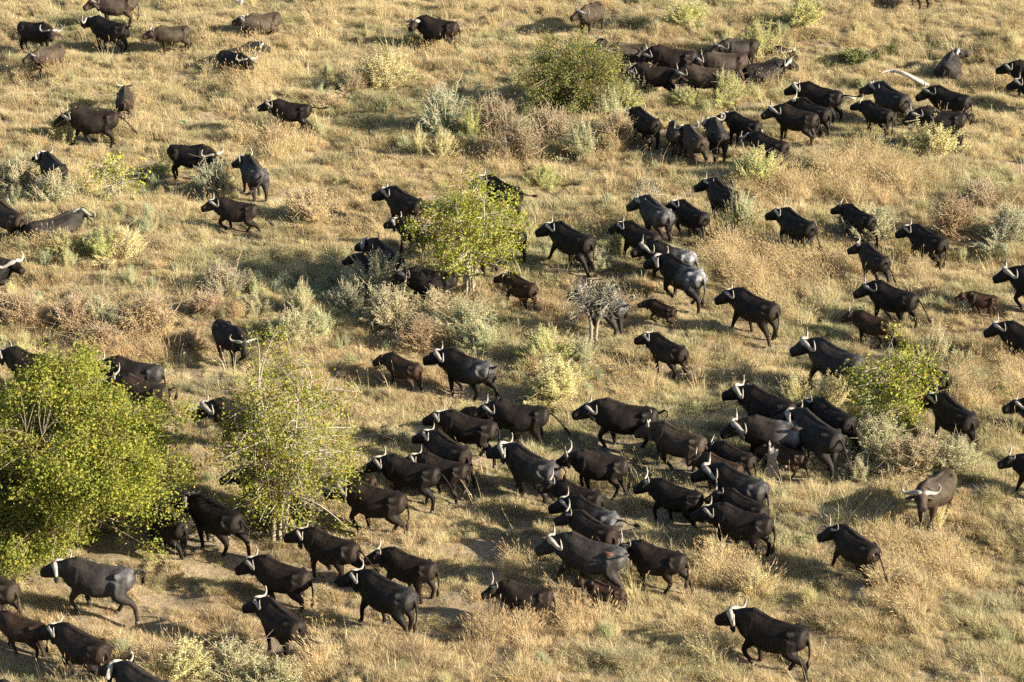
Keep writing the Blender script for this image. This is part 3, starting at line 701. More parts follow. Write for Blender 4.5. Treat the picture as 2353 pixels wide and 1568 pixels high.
def choose(xx, yy):
    n = len(xx); z = height(xx, yy); u, v, s = seen(xx, yy, z)
    a1, a2, a3, a4 = f1(xx, yy), f2(xx, yy), f3(xx, yy), f4(xx, yy)
    bare, tall, short, green, orange = (mask(L, u, v) for L in (BARE, TALL, SHORT, GREEN, ORANGE))
    bare = bare + 0.55*np.clip(a3 - 1.15, 0, 1)*(1-tall)
    live = rg.uniform(0, 1, n) > np.clip(bare*1.15 + .25*a3*(bare > .15), 0, .93)
    k = rg.uniform(0, 1, n) + .16*a1
    idx = np.select([k < .10, k < .30, k < .50, k < .62, k < .80, k < .93], [3, 0, 1, 2, 4, 5], 2)
    tl = tall + .20*a4 - .05
    idx = np.where(rg.uniform(0, 1, n) < np.clip(tl*.75, 0, .85), rg.choice([6, 7, 5, 6, 2], n), idx)
    sh = np.clip(short + bare*.8, 0, 1)
    idx = np.where((rg.uniform(0, 1, n) < sh*.7) & (tall < .35), rg.choice([8, 3, 0, 4], n), idx)
    dm = (rg.uniform(0, 1, n) < np.clip(.13 + .09*a1, .03, .3)*(1 - .8*np.clip(bare, 0, 1)))
    idx = np.where(dm & (tall < .5), rg.choice([10, 11, 12, 13, 10], n), idx)
    idx = np.where(rg.uniform(0, 1, n) < .012, 9, idx)
    # colour: straw, tan, olive and grey-green, shifting over the ground
    base = np.array([.56, .495, .335]); tan = np.array([.54, .465, .33]); olive = np.array([.41, .40, .24]); sagec = np.array([.42, .42, .31]); rust = np.array([.53, .43, .30]); pale = np.array([.66, .605, .46])
    c = np.repeat(base[None], n, 0)
    def mix(t, col): 
        nonlocal c
        t = np.clip(t, 0, 1)[:, None]; c = c*(1-t) + col*t
    mix(.35*a2 + .25, tan); mix(.25*a1 + .02, olive); mix(green*.75, olive*.6 + sagec*.4); mix(orange*.75, rust)
    mix(.55*tall*(1-green), pale); mix(.35*(-a4) - .15, sagec); mix(short*.35, tan)
    c = c*rg.uniform(.78, 1.18, (n, 1))
    lump = np.clip(.5 + .55*f5(xx, yy) + .25*a3, 0, 1); scl = rg.uniform(.75, 1.2, n)*(.62 + .62*lump)*(1 - .28*sh); scl = np.where(idx >= 6, np.clip(scl, .7, 1.05), scl)
    return live, idx, c, scl, z
live, idx, tint, scl, zz = choose(xx, yy)
for bx, by, bh, bs in PLACED:      # trodden under the animals
    dx, dy = xx-bx, yy-by; cx = dx*math.cos(bh)+dy*math.sin(bh); cy = -dx*math.sin(bh)+dy*math.cos(bh)
    inside = (np.abs(cx) < 1.1*bs) & (np.abs(cy) < .6*bs)
    scl = np.where(inside, np.minimum(scl, .55 if bs > .7 else .38), scl); idx = np.where(inside & (idx >= 5), 3, idx)
def scatter(src, name, label, xx, yy, zz, idx, tint, scl, tilt, cat='grass'):
    n = len(xx); me = bpy.data.meshes.new(name)
    me.vertices.add(n); me.vertices.foreach_set('co', np.stack([xx, yy, zz], 1).ravel().astype(np.float32))
    a = me.attributes.new('tint', 'FLOAT_COLOR', 'POINT'); a.data.foreach_set('color', np.hstack([tint, np.ones((n, 1))]).ravel().astype(np.float32))
    a = me.attributes.new('kind_no', 'INT', 'POINT'); a.data.foreach_set('value', idx.astype(np.int32))
    a = me.attributes.new('scl', 'FLOAT', 'POINT'); a.data.foreach_set('value', scl.astype(np.float32))
    rot = np.stack([rg.normal(0, tilt, n), rg.normal(.04, tilt, n), 3.0 + 1.3*f2(xx, yy) + rg.normal(0, .7, n)], 1)
    a = me.attributes.new('turn', 'FLOAT_VECTOR', 'POINT'); a.data.foreach_set('vector', rot.ravel().astype(np.float32))
    o = link(name, me); tag(o, label, cat, kind='stuff')
    g = bpy.data.node_groups.new('sow', 'GeometryNodeTree')
    g.interface.new_socket('Geometry', in_out='INPUT', socket_type='NodeSocketGeometry'); g.interface.new_socket('Geometry', in_out='OUTPUT', socket_type='NodeSocketGeometry')
    gi, go = N(g, 'NodeGroupInput'), N(g, 'NodeGroupOutput')
    ip = N(g, 'GeometryNodeInstanceOnPoints'); ci = N(g, 'GeometryNodeCollectionInfo')
    ci.inputs['Collection'].default_value = src; ci.inputs['Separate Children'].default_value = True; ci.inputs['Reset Children'].default_value = True
    ip.inputs['Pick Instance'].default_value = True
    def attr(nm, t):
        q = N(g, 'GeometryNodeInputNamedAttribute', data_type=t); q.inputs['Name'].default_value = nm
        return next(s for s in q.outputs if s.enabled and s.name == 'Attribute')
    L = g.links
    L.new(gi.outputs[0], ip.inputs['Points']); L.new(ci.outputs[0], ip.inputs['Instance'])
    L.new(attr('kind_no', 'INT'), ip.inputs['Instance Index']); L.new(attr('scl', 'FLOAT'), ip.inputs['Scale'])
    er = N(g, 'FunctionNodeEulerToRotation'); L.new(attr('turn', 'FLOAT_VECTOR'), er.inputs[0]); L.new(er.outputs[0], ip.inputs['Rotation'])
    L.new(ip.outputs[0], go.inputs[0])
    o.modifiers.new('sow', 'NODES').node_group = g
    return o
scatter(src, 'grass', 'dry golden grass in tussocks over the whole plain', *(q[live] for q in (xx, yy, zz, idx, tint, scl)), .10)

# ------------------------------------------------------------------ leaves
def leaf_cards(r, P, size, colr, up=0.3, droop=0.0, slim=0.6, fold=0.35):
    """Folded leaves (two triangles each side of the rib) at the points P."""
    n = len(P)
    d = r.normal(0, 1, (n, 3)); d[:, 2] = d[:, 2]*.6 - droop; d /= np.linalg.norm(d, axis=1)[:, None]
    nr = r.normal(0, 1, (n, 3)); nr[:, 2] += up
    s = np.cross(d, nr); s /= np.linalg.norm(s, axis=1)[:, None] + 1e-9
    nn = np.cross(s, d)
    L = (size*r.uniform(.65, 1.35, n))[:, None]; W = L*slim*.5
    v = np.stack([P - d*L*.5, P + s*W + nn*W*fold, P + d*L*.5, P - s*W + nn*W*fold], 1).reshape(-1, 3)
    b = 4*np.arange(n)
    f = np.stack([np.stack([b, b+1, b+2], 1), np.stack([b, b+2, b+3], 1)], 1).reshape(-1, 3).tolist()
    return v, f, np.repeat(colr, 4, 0)

# ------------------------------------------------------------------ shrubs
def poly_copy(me):
    m = me.copy(); m.name = 'scrub'; m.materials.clear(); m.materials.append(M_GRASS); return m
def shrub_parts(seed, n_stem, spread, plume, leaf, per, pal, twiggy=0.0, dome=1.0):
    """A bush about one metre wide and dome*0.75 high: stems fanning from the base, each ending in a leafy plume."""
    r = np.random.default_rng(seed); S = Shape(); P = []; Q = []
    lobes = [(r.uniform(0, 6.28), r.uniform(.1, .32), r.uniform(.75, 1.25)) for _ in range(6)]
    for i in range(n_stem):
        la, lr, lh = lobes[i % 6]
        a = la + r.normal(0, .55); rad = abs(lr + r.normal(0, .11))*spread*1.25
        h = dome*lh*.72*math.sqrt(max(.06, 1 - (rad/.58)**2))*r.uniform(.75, 1.15)
        b = np.array([r.normal(0, .06), r.normal(0, .06), -.03]); t = np.array([rad*math.cos(a), rad*math.sin(a), h])
        m = b*.45 + t*.55 + np.array([0, 0, -.10*h]) + r.normal(0, .025, 3)
        S.tube([b, m, t], [.010, .007, .003], 3, cap=False)
        k = per; w = r.beta(2.2, 1.4, k)
        q = (1-w)[:, None]**2*b + (2*w*(1-w))[:, None]*(m*2 - (b+t)*.5) + (w**2)[:, None]*t
        sp = (plume*(1.05 - .75*w))[:, None]
        q = q + r.normal(0, 1, (k, 3))*sp*np.array([1, 1, .9])
        q[:, 2] = np.abs(q[:, 2]); P.append(q)
        for _ in range(int(twiggy)):
            j = r.uniform(.35, .95); o = b*(1-j) + t*j; e = o + r.normal(0, .13, 3) + np.array([0, 0, .10])
            S.tube([o, (o+e)/2 + r.normal(0, .02, 3), e], [.005, .004, .002], 3, cap=False)
    P = np.vstack(P); n = len(P)
    c = np.array(pal)[r.integers(0, len(pal), n)]*r.uniform(.75, 1.25, (n, 1))
    v, f, c = leaf_cards(r, P, leaf, c, up=.6, slim=.55)
    return poly_mesh('foliage', v, f, c, M_SHRUB), mesh_from('stem', S.v, S.f, (M_STEM,))
SG = [(1, 1, 1), (.9, 1.0, .85), (1.08, 1.02, .80), (.8, .85, .8)]
SHRUBS = {
 'sage': [shrub_parts(41+i, 90, 1.0, .045, .026, 120, SG, 1) for i in range(4)],
 'plume': [shrub_parts(51+i, 60, .85, .036, .025, 150, SG, 1, 1.25) for i in range(3)],
 'dry': [shrub_parts(61+i, 100, 1.0, .060, .026, 80, TAWNY, 4) for i in range(3)],
 'low': [shrub_parts(71+i, 70, 1.1, .06, .060, 34, SG, 0, .6) for i in range(2)],
}
SCRUBK = {k: [poly_copy(a[0]) for a in l] for k, l in SHRUBS.items()}
TINT = {'grey': (.50, .51, .34), 'blue': (.38, .43, .32), 'gold': (.68, .62, .36), 'lime': (.55, .55, .25), 'tawny': (.54, .46, .30), 'brown': (.36, .355, .25), 'pale': (.56, .53, .36), 'green': (.15, .175, .075), 'mauve': (.40, .37, .29)}
BUSHES = [  # mark of the foot, width in marks, height over width, kind, tint, label
 (150,330,80,.95,'plume','gold','pale yellow shrub in front of the large running buffalo'),
 (232,322,46,1.0,'plume','tawny','small tawny sprig beside the pale yellow shrub under the running buffalo'),
 (492,438,100,.62,'sage','blue','blue-green bush the black buffalo grazes over'),
 (60,440,130,.6,'sage','grey','grey-green bush at the frame edge below the cow walking away'),
 (125,470,120,.62,'sage','grey','grey-green bush between the cow walking away and the lying grey bull'),
 (30,475,70,.6,'plume','pale','pale feathery bush above the brown rump at the edge'),
 (238,592,110,.6,'plume','lime','tall yellow-green weed clump beside the lying grey bull'),
 (270,595,120,.55,'sage','gold','yellow-green bush with a dark broken twig under it'),
 (150,585,110,.5,'sage','lime','low olive bush below the lying grey bull'),
 (720,510,125,.55,'dry','gold','fan-shaped golden twiggy shrub behind the trotting buffalo'),
 (880,205,150,.5,'sage','gold','broad domed golden bush on the upper open grass'),
 (800,215,80,.55,'sage','tawny','smaller golden bush joined to the broad domed one'),
 (985,95,70,.75,'sage','gold','gold bush with a cow head behind it, upper middle'),
 (1010,110,60,.6,'plume','gold','yellow sprig at the forelegs of the cow in the upper middle'),
 (1020,300,130,.7,'sage','blue','dim blue-green bush in the shade, beside the yellow lit plumes'),
 (1085,315,70,.9,'plume','lime','lit yellow plumes standing in front of the dark shaded brush'),
 (960,355,60,.9,'plume','gold','first pale plume bush of the pair on the grass below the shade'),
 (1010,362,85,.65,'plume','gold','wider pale plume bush of the pair on the grass below the shade'),
 (1140,310,110,.75,'dry','brown','grey dead brush in deep shade by the dark olive bush'),
 (1400,268,90,.7,'sage','grey','grey-green thicket edge against the flank of the dark olive bush'),
 (1445,250,80,.65,'sage','lime','olive scrub between the dark olive bush and the lone dark buffalo'),
 (1185,370,120,.7,'dry','brown','twiggy brown bush at the foot of the white-topped stump'),
 (1262,345,120,.75,'dry','mauve','dry grey bush directly below the dark olive bush'),
 (1340,360,110,.7,'sage','grey','grey-green bush with a tall grass spray in front'),
 (1420,335,90,.75,'dry','tawny','tawny bush behind the lone dark buffalo by the dry brush'),
 (1240,430,90,.5,'sage','lime','pale olive bush on the grass beneath the dry brush'),
 (1475,220,90,.65,'sage','grey','sage bush at the head of the huddle'),
 (1655,235,110,.55,'sage','lime','yellow-green bush under the huddle of grazing cows'),
 (1585,240,80,.45,'sage','lime','low yellow-green bush touching the huddle, dimmer one'),
 (1745,125,110,.6,'sage','lime','yellow-green scrub hiding the resting buffalo'),
 (1790,155,60,.6,'sage','gold','gold scrub between the two resting buffalo'),
 (1735,120,60,.7,'plume','lime','upright yellow-green sprig in the scrub by the resting buffalo'),
 (1975,142,95,.5,'low','green','dark green low bush on open grass above the white log'),
 (2040,120,60,.45,'low','green','small green patch beside the dark green low bush'),
 (2145,352,150,.50,'sage','gold','big gold-green bush hiding the legs of a cow with lowered head'),
 (2080,290,60,.6,'sage','grey','sage sprig behind the big gold-green bush'),
 (1735,420,120,.65,'sage','lime','bright yellow-green bush below the cow with spread horns'),
 (1790,400,60,.6,'plume','gold','gold sprig against the brown hind legs of the cow with spread horns'),
 (1705,530,100,.75,'sage','grey','sage bush under the tail of the trotting cow'),
 (1670,550,70,.5,'sage','blue','blue-grey bush in shade beside the sage under the trotting cow'),
 (1985,550,140,.55,'sage','grey','sage bush in front of the black hornless-looking youngster'),
 (1945,535,60,.8,'plume','gold','gold plume against the belly of the black hornless-looking youngster'),
 (2185,535,110,.75,'dry','tawny','round tawny bush behind the cow walking uphill'),
 (2300,560,130,.62,'sage','blue','blue-green bush at the edge, lit on one side'),
 (2260,480,110,.6,'dry','brown','dark brush thicket above the blue-green bush at the edge'),
 (1420,590,80,.7,'sage','lime','olive bush between the walking wide-horned buffalo and the bulls'),
 (1370,620,90,.45,'sage','grey','low grey bush at the hind hooves of the wide-horned buffalo'),
 (945,575,70,.95,'plume','pale','pale feathery shrub screening the buffalo under the bright leafy tree'),
 (860,690,150,.7,'sage','grey','large grey-green bush in front of the black hornless youngster'),
 (800,715,90,.65,'sage','blue','blue-grey bush beside the large grey-green bush'),
 (905,745,140,.55,'sage','pale','pale lit bush at the centre of the sage thicket'),
 (985,735,130,.5,'sage','pale','pale bush next to the hind feet of the cow with tail out'),
 (1060,775,160,.5,'sage','grey','broad grey-green bush below the bright leafy tree'),
 (1110,800,110,.5,'sage','grey','grey-green bush above the black bull with curled tail'),
 (965,790,120,.5,'dry','tawny','brown twiggy bush inside the sage thicket'),
 (690,720,90,.7,'plume','pale','pale plume bush standing in front of the shaded grass'),
 (668,778,120,.55,'sage','pale','wide pale bush above the crown of the tall thin tree'),
 (735,770,100,.55,'sage','grey','grey bush between the tall thin tree and the sage thicket'),
 (520,680,130,.5,'sage','mauve','mauve-grey bush, the most purple one on the plain'),
 (470,720,90,.6,'dry','tawny','tawny twigs before the mauve-grey bush'),
 (590,715,80,.5,'sage','grey','grey-green bush touching the mauve-grey one'),
 (238,755,110,.55,'sage','grey','frosty grey-green bush among tawny dry ones'),
 (340,770,150,.6,'dry','tawny','largest tawny dry bush beside the frosty grey-green one'),
 (170,750,120,.55,'dry','tawny','tawny dry bush farther out from the frosty grey-green one'),
 (60,740,140,.5,'dry','tawny','tawny dry bush cut by the frame edge'),
 (230,810,140,.45,'dry','tawny','low tawny bush over the black buffalo behind the big green bush'),
 (430,810,90,.5,'dry','tawny','tawny bush beside the head-down black buffalo'),
 (1290,910,150,.55,'sage','gold','pale gold bush in mid-ground between two groups of walking cows'),
 (1240,935,90,.5,'sage','lime','olive bush joined to the pale gold one'),
 (1260,830,130,.5,'sage','lime','olive-gold bush under the bare little tree'),
 (1335,830,100,.5,'sage','grey','grey-gold bush touching the trunk foot of the bare little tree'),
 (880,1010,50,.8,'sage','pale','small whitish sprig among the dark cows'),
 (930,1015,50,.5,'sage','pale','little whitish tuft just behind the curved horns of a cow'),
 (1830,930,90,.65,'sage','gold','gold bush above the massive bull'),
 (1900,945,120,.7,'plume','gold','tall gold plumes between the massive bull and the leafy tree'),
 (1960,925,80,.6,'sage','gold','gold bush at the huge bull hind legs'),
 (2135,850,100,.85,'plume','pale','pale tall plume bush beyond the leafy tree'),
 (2190,850,60,.8,'plume','pale','smaller pale plume bush beyond the leafy tree'),
 (2020,1050,150,.6,'sage','grey','grey sage bush at the foot of the leafy tree'),
 (2100,1075,150,.55,'dry','pale','tangled pale bush above the brown bull facing the viewer'),
 (2190,1080,130,.6,'sage','grey','sage bush below the black buffalo seen from behind'),
 (1980,1110,100,.5,'sage','pale','pale sage bush next to the tail of the massive bull'),
 (2155,1215,60,1.0,'plume','gold','small pale shrub growing at the knees of the brown bull facing the viewer'),
 (410,1550,160,.5,'sage','gold','pale golden bush at the bottom beside the cropped grey bull'),
 (520,1565,180,.5,'sage','pale','biggest pale bush along the bottom edge'),
 (630,1590,150,.5,'sage','pale','pale bush along the bottom edge, farther from the grey bull'),
 (330,1520,80,.5,'dry','pale','whitish dry twigs at the back of the cropped grey bull'),
 (1880,855,40,1.0,'plume','pale','thin pale sprig at the huge bull forelegs'),
 (1320,880,80,.5,'sage','lime','small olive bush behind the black cow in profile'),
 (1690,1360,90,.55,'dry','gold','straw-coloured bush above the large lone black buffalo'),
 (1740,1370,110,.5,'sage','gold','pale gold bush behind the hump of the large lone black buffalo'),
 (1175,960,60,.5,'sage','grey','little grey bush under the running cow with trailing tail'),
 (395,395,70,.5,'sage','lime','olive bush in front of the thin leafy sapling'),
 (750,260,90,.45,'dry','gold','golden dry bush by the galloping black buffalo'),
 (1570,60,120,.45,'sage','lime','yellow-green bush near the top edge above the huddle'),
 (1830,60,120,.5,'sage','lime','yellow-green bush near the top edge above the resting buffalo'),
]
# low scrub growing through the grass: too mixed to count
src2 = bpy.data.collections.new('scrub kinds')
for i, (kd, k) in enumerate((('sage', 0), ('sage', 2), ('plume', 1), ('dry', 0), ('sage', 3), ('low', 1))):
    o = bpy.data.objects.new('scrub_%02d' % i, SCRUBK[kd][k % len(SCRUBK[kd])]); src2.objects.link(o)
SCRUB = [(220,520,260,150),(60,430,140,90),(800,720,380,120),(1150,250,330,130),(1290,870,130,90),(2100,470,280,120),(1950,980,330,120),(560,1540,260,60),(1700,130,220,130),(620,690,160,80),(200,760,260,70),(1450,570,160,90),(1740,420,90,60),(960,160,200,80),(2150,850,110,60),(1700,540,100,60),(2150,330,100,60)]
ns = 4400
ys_ = 60 + 96*rg.uniform(0, 1, ns*3); xs_ = rg.uniform(-1, 1, ns*3)*(.175*ys_ + 6)
zs_ = height(xs_, ys_); us_, vs_, _s = seen(xs_, ys_, zs_)
pr = .04 + .62*mask(SCRUB, us_, vs_)*np.clip(.6 + .6*f1(xs_, ys_), .1, 1)
ok = rg.uniform(0, 1, ns*3) < pr*(1 - .95*np.clip(mask(BARE, us_, vs_) + mask(SHORT, us_, vs_), 0, 1))
for bx, by, bh, bs in PLACED: ok &= ((xs_-bx)**2 + (ys_-by)**2) > (1.25*bs)**2
xs_, ys_, zs_ = xs_[ok], ys_[ok], zs_[ok]; n_ = len(xs_)
pal_ = np.array([(.46, .47, .31), (.40, .43, .31), (.56, .52, .31), (.50, .44, .29), (.58, .55, .38), (.38, .39, .24)])
scatter(src2, 'low_scrub', 'low grey-green and straw-coloured scrub mixed through the grass', xs_, ys_, zs_, rg.integers(0, 6, n_), pal_[rg.integers(0, 6, n_)]*rg.uniform(.85, 1.15, (n_, 1)), rg.uniform(.30, .85, n_), .08, 'scrub')
for i, (u, v, w, hw, kind, tn, label) in enumerate(BUSHES):
    p = at(u, v); s = seen(p.x, p.y, p.z)[2]
    lst = SHRUBS[kind]; fo, st = lst[i % len(lst)]
    root = bpy.data.objects.new('shrub', None); C.objects.link(root); root.empty_display_size = .2
    W = w/s*1.22; H = W*hw*(.98 if kind == 'plume' else 1.15)
    root.location = p; root.rotation_euler = (0, 0, rnd.uniform(0, 6.28)); root.scale = (W, W, H)
    q = link('foliage', fo, root); t = TINT[tn]; k = rnd.uniform(.88, 1.12); q.color = (t[0]*k, t[1]*k*rnd.uniform(.95, 1.05), t[2]*k, 1)
    link('stem', st, root)
    tag(root, label, 'shrub', 'shrubs scattered over the plain')
# ------------------------------------------------------------------ trees
def grow_tree(name, label, foot, crown, n_clusters, per, leaf, pal, tint, stems=4, seed=1, spread=.20, trunk=.07, bark=None, gap=0.35, twigs=2, lean=(0, 0), droop=.5, cat='tree', split=0.0, lobes=0):
    """foot: ground point. crown: (centre offset, radii). Clusters of leaves in the crown, each at the end of a branch."""
    r = np.random.default_rng(seed)
    root = bpy.data.objects.new(name, None); C.objects.link(root); root.location = foot
    cc, cr = np.array(crown[0], float), np.array(crown[1], float)
    nf = field(seed+400, .9, 2.2, 6); nf2 = field(seed+500, .9, 2.2, 6)
    cl = []; lob = []
    for _ in range(lobes):
        q = r.normal(0, 1, 3); q[2] = q[2]*.85 + .12; q /= np.linalg.norm(q); lob.append((cc + q*cr*.66, r.uniform(.26, .42)))
    while len(cl) < n_clusters:
        q = r.normal(0, 1, 3); q /= np.linalg.norm(q); q *= r.uniform(0, 1)**.42
        if lobes and r.uniform() < .85:
            lc, lr = lob[r.integers(0, lobes)]; p = lc + q*cr*lr
            if p[2] < .04*cr[2]: continue
            cl.append(p); continue
        p = cc + q*cr*(1 + .16*nf(q[0]*3, q[1]*3 + q[2]*2))
        if p[2] < .12*cr[2] or (nf(p[0], p[2]) + nf2(p[1], p[2]) < -2.2 + gap*3.0): continue
        cl.append(p)
    cl = np.array(cl)
    S = Shape(); ends = []
    main = []
    for i in range(stems):
        a = 6.28*i/stems + r.uniform(-.5, .5)
        tip = cc + np.array([math.cos(a)*cr[0]*.42, math.sin(a)*cr[1]*.42, cr[2]*r.uniform(.25, .75)])
        b = np.array([math.cos(a)*trunk*1.2*(1 if stems > 1 else 0) + r.normal(0, split), math.sin(a)*trunk*1.2*(1 if stems > 1 else 0) + r.normal(0, split), -.1])
        m1 = b*.65 + tip*.35 + np.array([-math.cos(a)*.10*cr[0], -math.sin(a)*.10*cr[1], cc[2]*.12]); m1[:2] += r.normal(0, .06, 2)
        m2 = b*.25 + tip*.75 + r.normal(0, .10, 3)
        pts = spline([b, m1, m2, tip], 6); n = len(pts)
        rad = [trunk*r.uniform(.75, 1.05)*(1 - .85*k/(n-1)) + .006 for k in range(n)]
        S.tube(pts, rad, 7); main.append((np.array(pts), rad))
    allp = np.vstack([m[0][5:] for m in main]); allr = np.concatenate([m[1][5:] for m in main])
    limbs = []
    for k, p in enumerate(cl):
        d = np.linalg.norm(allp - p, axis=1) + .9*np.maximum(0, allp[:, 2] - p[2]); j = int(np.argmin(d))
        o = allp[j]; m = (o + p)/2 + r.normal(0, .08, 3) + np.array([0, 0, .06*np.linalg.norm(p-o)])
        e = p + (p-o)/max(.1, np.linalg.norm(p-o))*.15
        pts = spline([o, m, e], 4); rr = min(allr[j]*.7, .030)
        S.tube(pts, [rr*(1 - .8*i/(len(pts)-1)) + .003 for i in range(len(pts))], 4, cap=False)
        limbs.append(np.array(pts[3:]))
        for _ in range(twigs):
            t0 = pts[r.integers(3, len(pts))]; t1 = t0 + r.normal(0, spread*1.25, 3) + np.array([0, 0, -.04])
            S.tube([t0, (t0+t1)/2 + r.normal(0, .03, 3), t1], [.007, .006, .003], 3, cap=False); ends.append(t1)
    P = []
    for k, p in enumerate(cl):
        n = max(3, int(per*r.uniform(.4, 1.6))); P.append(p + r.normal(0, spread, (n, 3))*np.array([1, 1, .85]))
    P = np.vstack(P); n = len(P); P = P[P[:, 2] > .05]; n = len(P)
    w = np.array([q[3] for q in pal]); c = np.array([q[:3] for q in pal])[r.choice(len(pal), n, p=w/w.sum())]*r.uniform(.86, 1.14, (n, 1))
    v, f, c = leaf_cards(r, P, leaf, c, up=.4, droop=droop, slim=.72)
    crown_o = link('crown', poly_mesh('crown', v, f, c, M_TREELEAF), root); crown_o.color = (*tint, 1)
    link('trunk', mesh_from('trunk', S.v, S.f, (bark or M_BARK,)), root)
    tag(root, label, cat)
    return root
MOP = [(1, 1, 1, 5), (.85, .95, .8, 4), (1.15, 1.06, .9, 3), (.68, .8, .75, 2), (1.4, .95, .9, .3), (1.4, .62, .6, .08)]
def px(u0, u1, v0, v1, foot):
    """Crown offset and radii from the surveyed outline."""
    p = at(*foot); s = seen(p.x, p.y, p.z)[2]
    cu, cv = (u0+u1)/2, (v0+v1)/2
    return p, ((cu-foot[0])/s, 0, (foot[1]-cv)/(s*.91)), ((u1-u0)/2/s, (u1-u0)/2/s*.9, (v1-v0)/2/(s*.95))
p, c, q = px(-170, 452, 835, 1300, (140, 1268))
grow_tree('broadleaf_bush', 'biggest bush, dense and bright green, in the lower corner', p, (c, q), 850, 150, .086, MOP, (.225, .240, .044), stems=9, seed=3, spread=.22, trunk=.05, gap=.16, split=.35, bark=M_BARK_DIM, lobes=20)
p, c, q = px(495, 822, 800, 1240, (645, 1248))
grow_tree('thin_tree', 'tall thin tree with pale branches showing through yellow-green leaves', p, (c, q), 270, 60, .082, MOP, (.250, .255, .045), stems=5, seed=8, spread=.22, trunk=.075, gap=.34, twigs=4, split=.12)
p, c, q = px(942, 1212, 420, 640, (1075, 685))
grow_tree('leafy_tree', 'small bright yellow-green tree in the middle with buffalo passing behind it', p, (c, q), 200, 52, .094, MOP, (.265, .280, .042), stems=6, seed=12, spread=.20, trunk=.055, gap=.26, twigs=3, split=.08)
p, c, q = px(1945, 2160, 785, 985, (2062, 1000))
grow_tree('leafy_tree', 'little open leafy tree with a crooked trunk beside the huge bull', p, (c, q), 115, 40, .098, MOP, (.250, .265, .042), stems=2, seed=17, spread=.18, trunk=.06, gap=.40, twigs=3)
OLV = [(1, 1, 1, 5), (.7, .8, .8, 4), (1.5, 1.15, .9, 2), (2.4, 1.5, .8, .9), (1.3, 1.4, 1.3, 2)]
p, c, q = px(1192, 1440, 92, 262, (1318, 255))
grow_tree('olive_bush', 'dark olive bush with small leaves, upper middle beside the huddle', p, (c, q), 300, 95, .075, OLV, (.165, .180, .062), stems=8, seed=23, spread=.20, trunk=.05, gap=.10, split=.30, bark=M_BARK_DIM)
p, c, q = px(185, 345, 355, 450, (265, 460))
grow_tree('leafy_sapling', 'sparse sapling with a few yellow-green leaves on thin stems', p, (c, q), 42, 14, .115, MOP, (.34, .36, .07), stems=9, seed=29, spread=.16, trunk=.018, gap=.30, twigs=2, split=.25, cat='sapling')
GRY = [(1, 1, 1, 3), (.8, .9, .8, 2), (1.2, 1.1, .9, 1)]
p, c, q = px(1285, 1448, 650, 735, (1362, 788))
grow_tree('bare_tree', 'bare little tree with pale forked trunk and almost no leaves', p, (c, q), 90, 5, .060, GRY, (.40, .42, .26), stems=2, seed=31, spread=.14, trunk=.075, gap=.2, twigs=6, bark=M_BARK_GREY)
p, c, q = px(1450, 1520, 405, 505, (1480, 520))
grow_tree('grey_sapling', 'grey spindly sapling with tiny leaves in front of the greyish buffalo', p, (c, q), 40, 10, .065, GRY, (.40, .42, .30), stems=4, seed=37, spread=.12, trunk=.02, gap=.2, twigs=3, cat='sapling')

# ------------------------------------------------------------------ dead wood
def snag(name, label, u, v, h, r0, m, seed, lean=(0, 0)):
    r = random.Random(seed); S = Shape(); n = 14; rings = []
    jag = [r.uniform(.75, 1.0) for _ in range(n)]
    p = at(u, v)
    for k, t in enumerate((0, .06, .25, .5, .75, 1.0)):
        rr = r0*(1.35 - .35*min(1, t*5))*(1 - .18*t)
        for a in range(n):
            w = 6.283*a/n; q = rr*(1 + .16*math.sin(3*w + seed) + .08*r.uniform(-1, 1))
            S.v.append(V(q*math.cos(w) + lean[0]*t*h, q*math.sin(w) + lean[1]*t*h, -.08 + (h*jag[a] + .08)*t if t == 1 else (h*.82*t if t > 0 else -.08)))
    for a in range(n):         # hollow splintered top
        w = 6.283*a/n; S.v.append(V(r0*.45*math.cos(w) + lean[0]*h, r0*.45*math.sin(w) + lean[1]*h, h*.55))
    for i in range(6):
        for a in range(n): S.f.append((i*n+a, i*n+(a+1) % n, (i+1)*n+(a+1) % n, (i+1)*n+a))
    S.f.append(tuple(6*n+a for a in range(n)))
    o = link(name, mesh_from(name, S.v, S.f, (m,))); o.location = p
    tag(o, label, 'stump'); return o
snag('tree_stump', 'taller grey splintered stump of the pair before the rusty calf', 1776, 1090, 1.15, .19, M_STUMP, 4)
snag('tree_stump', 'shorter grey stump of the pair before the rusty calf', 1797, 1073, .72, .12, M_STUMP, 9, (.05, 0))
snag('tree_stump', 'jagged pale-edged stump in shade among dry brown bushes', 1157, 374, .85, .16, M_STUMP, 6, (.1, 0))
snag('burnt_stump', 'small charred stump beside the sparse yellow-green sapling', 329, 425, .75, .20, M_CHAR, 7, (.12, 0))
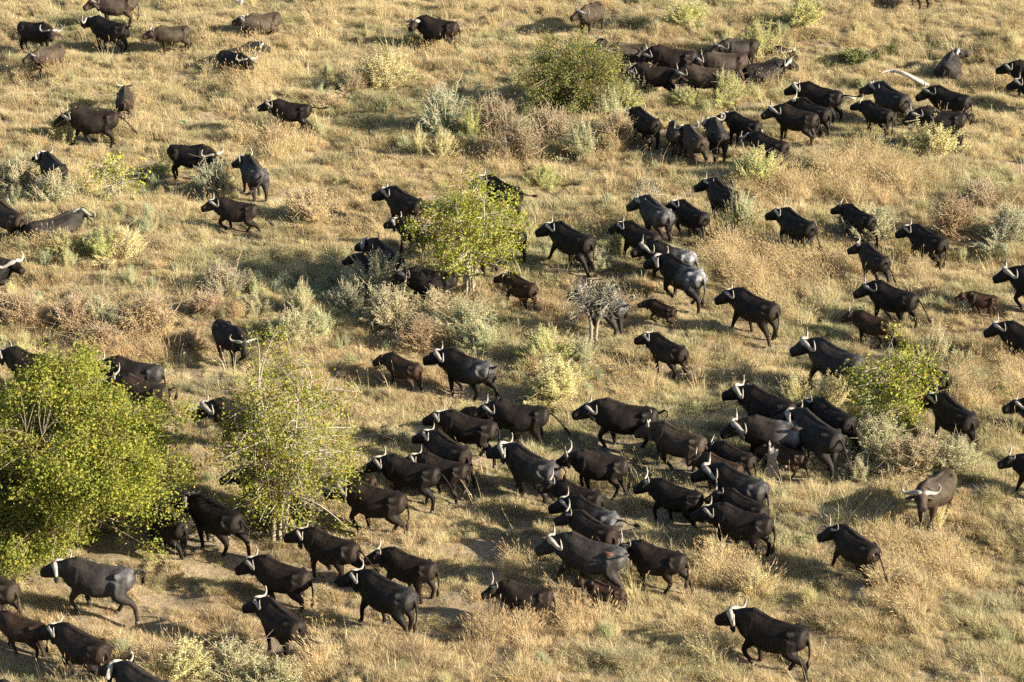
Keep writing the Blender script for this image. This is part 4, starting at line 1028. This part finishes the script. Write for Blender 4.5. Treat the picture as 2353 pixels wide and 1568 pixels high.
def limb(name, label, marks, rads, m, extra=()):
    S = Shape(); P = [at(u, v, z) for u, v, z in marks]; o0 = P[0].copy()
    q = spline([(*(p-o0), r) for p, r in zip(P, rads)], 4)
    S.tube([V(*c[:3]) for c in q], [c[3] for c in q], 9)
    for ms, rs in extra:
        E = [at(u, v, z)-o0 for u, v, z in ms]; S.tube(E, rs, 6)
    o = link(name, mesh_from(name, S.v, S.f, (m,))); o.location = o0
    tag(o, label, 'dead wood'); return o
limb('fallen_log', 'long bleached white log lying propped in the grass under the lone lying bull',
     [(2022, 168, .55), (2050, 163, .62), (2078, 170, .55), (2105, 184, .40), (2133, 199, .10)], [.03, .07, .09, .105, .12], M_DEAD, (([(2052, 165, .6), (2056, 172, .35)], [.06, .02]),))
limb('fallen_branch', 'short bleached branch behind the horns of a brown-black young cow', [(1937, 226, .25), (1950, 224, .45), (1965, 228, .30)], [.02, .04, .05], M_DEAD, (([(1950, 224, .45), (1932, 236, .1)], [.03, .012]),))

# ------------------------------------------------------------------ the egret
def egret():
    S = Shape()
    S.loft([(V(-.34, 0, .02), V(0, .02, 0), V(0, 0, .012)), (V(-.22, 0, .04), V(0, .06, 0), V(0, 0, .03)), (V(-.08, 0, .06), V(0, .085, 0), V(0, 0, .075)), (V(.06, 0, .07), V(0, .075, 0), V(0, 0, .075)),
            (V(.16, 0, .09), V(0, .04, 0), V(0, 0, .045)), (V(.22, 0, .14), V(0, .025, 0), V(0, 0, .03)), (V(.25, 0, .20), V(0, .028, 0), V(0, 0, .030)), (V(.29, 0, .21), V(0, .02, 0), V(0, 0, .02))], 10)
    p = at(553, 9, 1.0)
    o = link('egret', mesh_from('egret', S.v, S.f, (M_FEATHER,))); o.location = p; o.rotation_euler = (0, R(48), R(118)); o.scale = (1.25,)*3
    for s in (1, -1):      # raised wings
        W = Shape(); W.loft([(V(.10, s*.05, .10), V(.05, 0, 0), V(0, 0, .02)), (V(.02, s*.16, .24), V(.13, 0, 0), V(0, 0, .016)), (V(-.06, s*.24, .42), V(.11, 0, 0), V(0, 0, .012)), (V(-.16, s*.27, .56), V(.03, 0, 0), V(0, 0, .006))], 8)
        link('wing', mesh_from('wing', W.v, W.f, (M_FEATHER,)), o)
    B = Shape(); B.tube([V(.29, 0, .21), V(.37, 0, .205)], [.012, .003], 6); link('beak', mesh_from('beak', B.v, B.f, (M_BEAK,)), o)
    tag(o, 'white egret flying low at the top edge over a resting buffalo', 'bird')
egret()
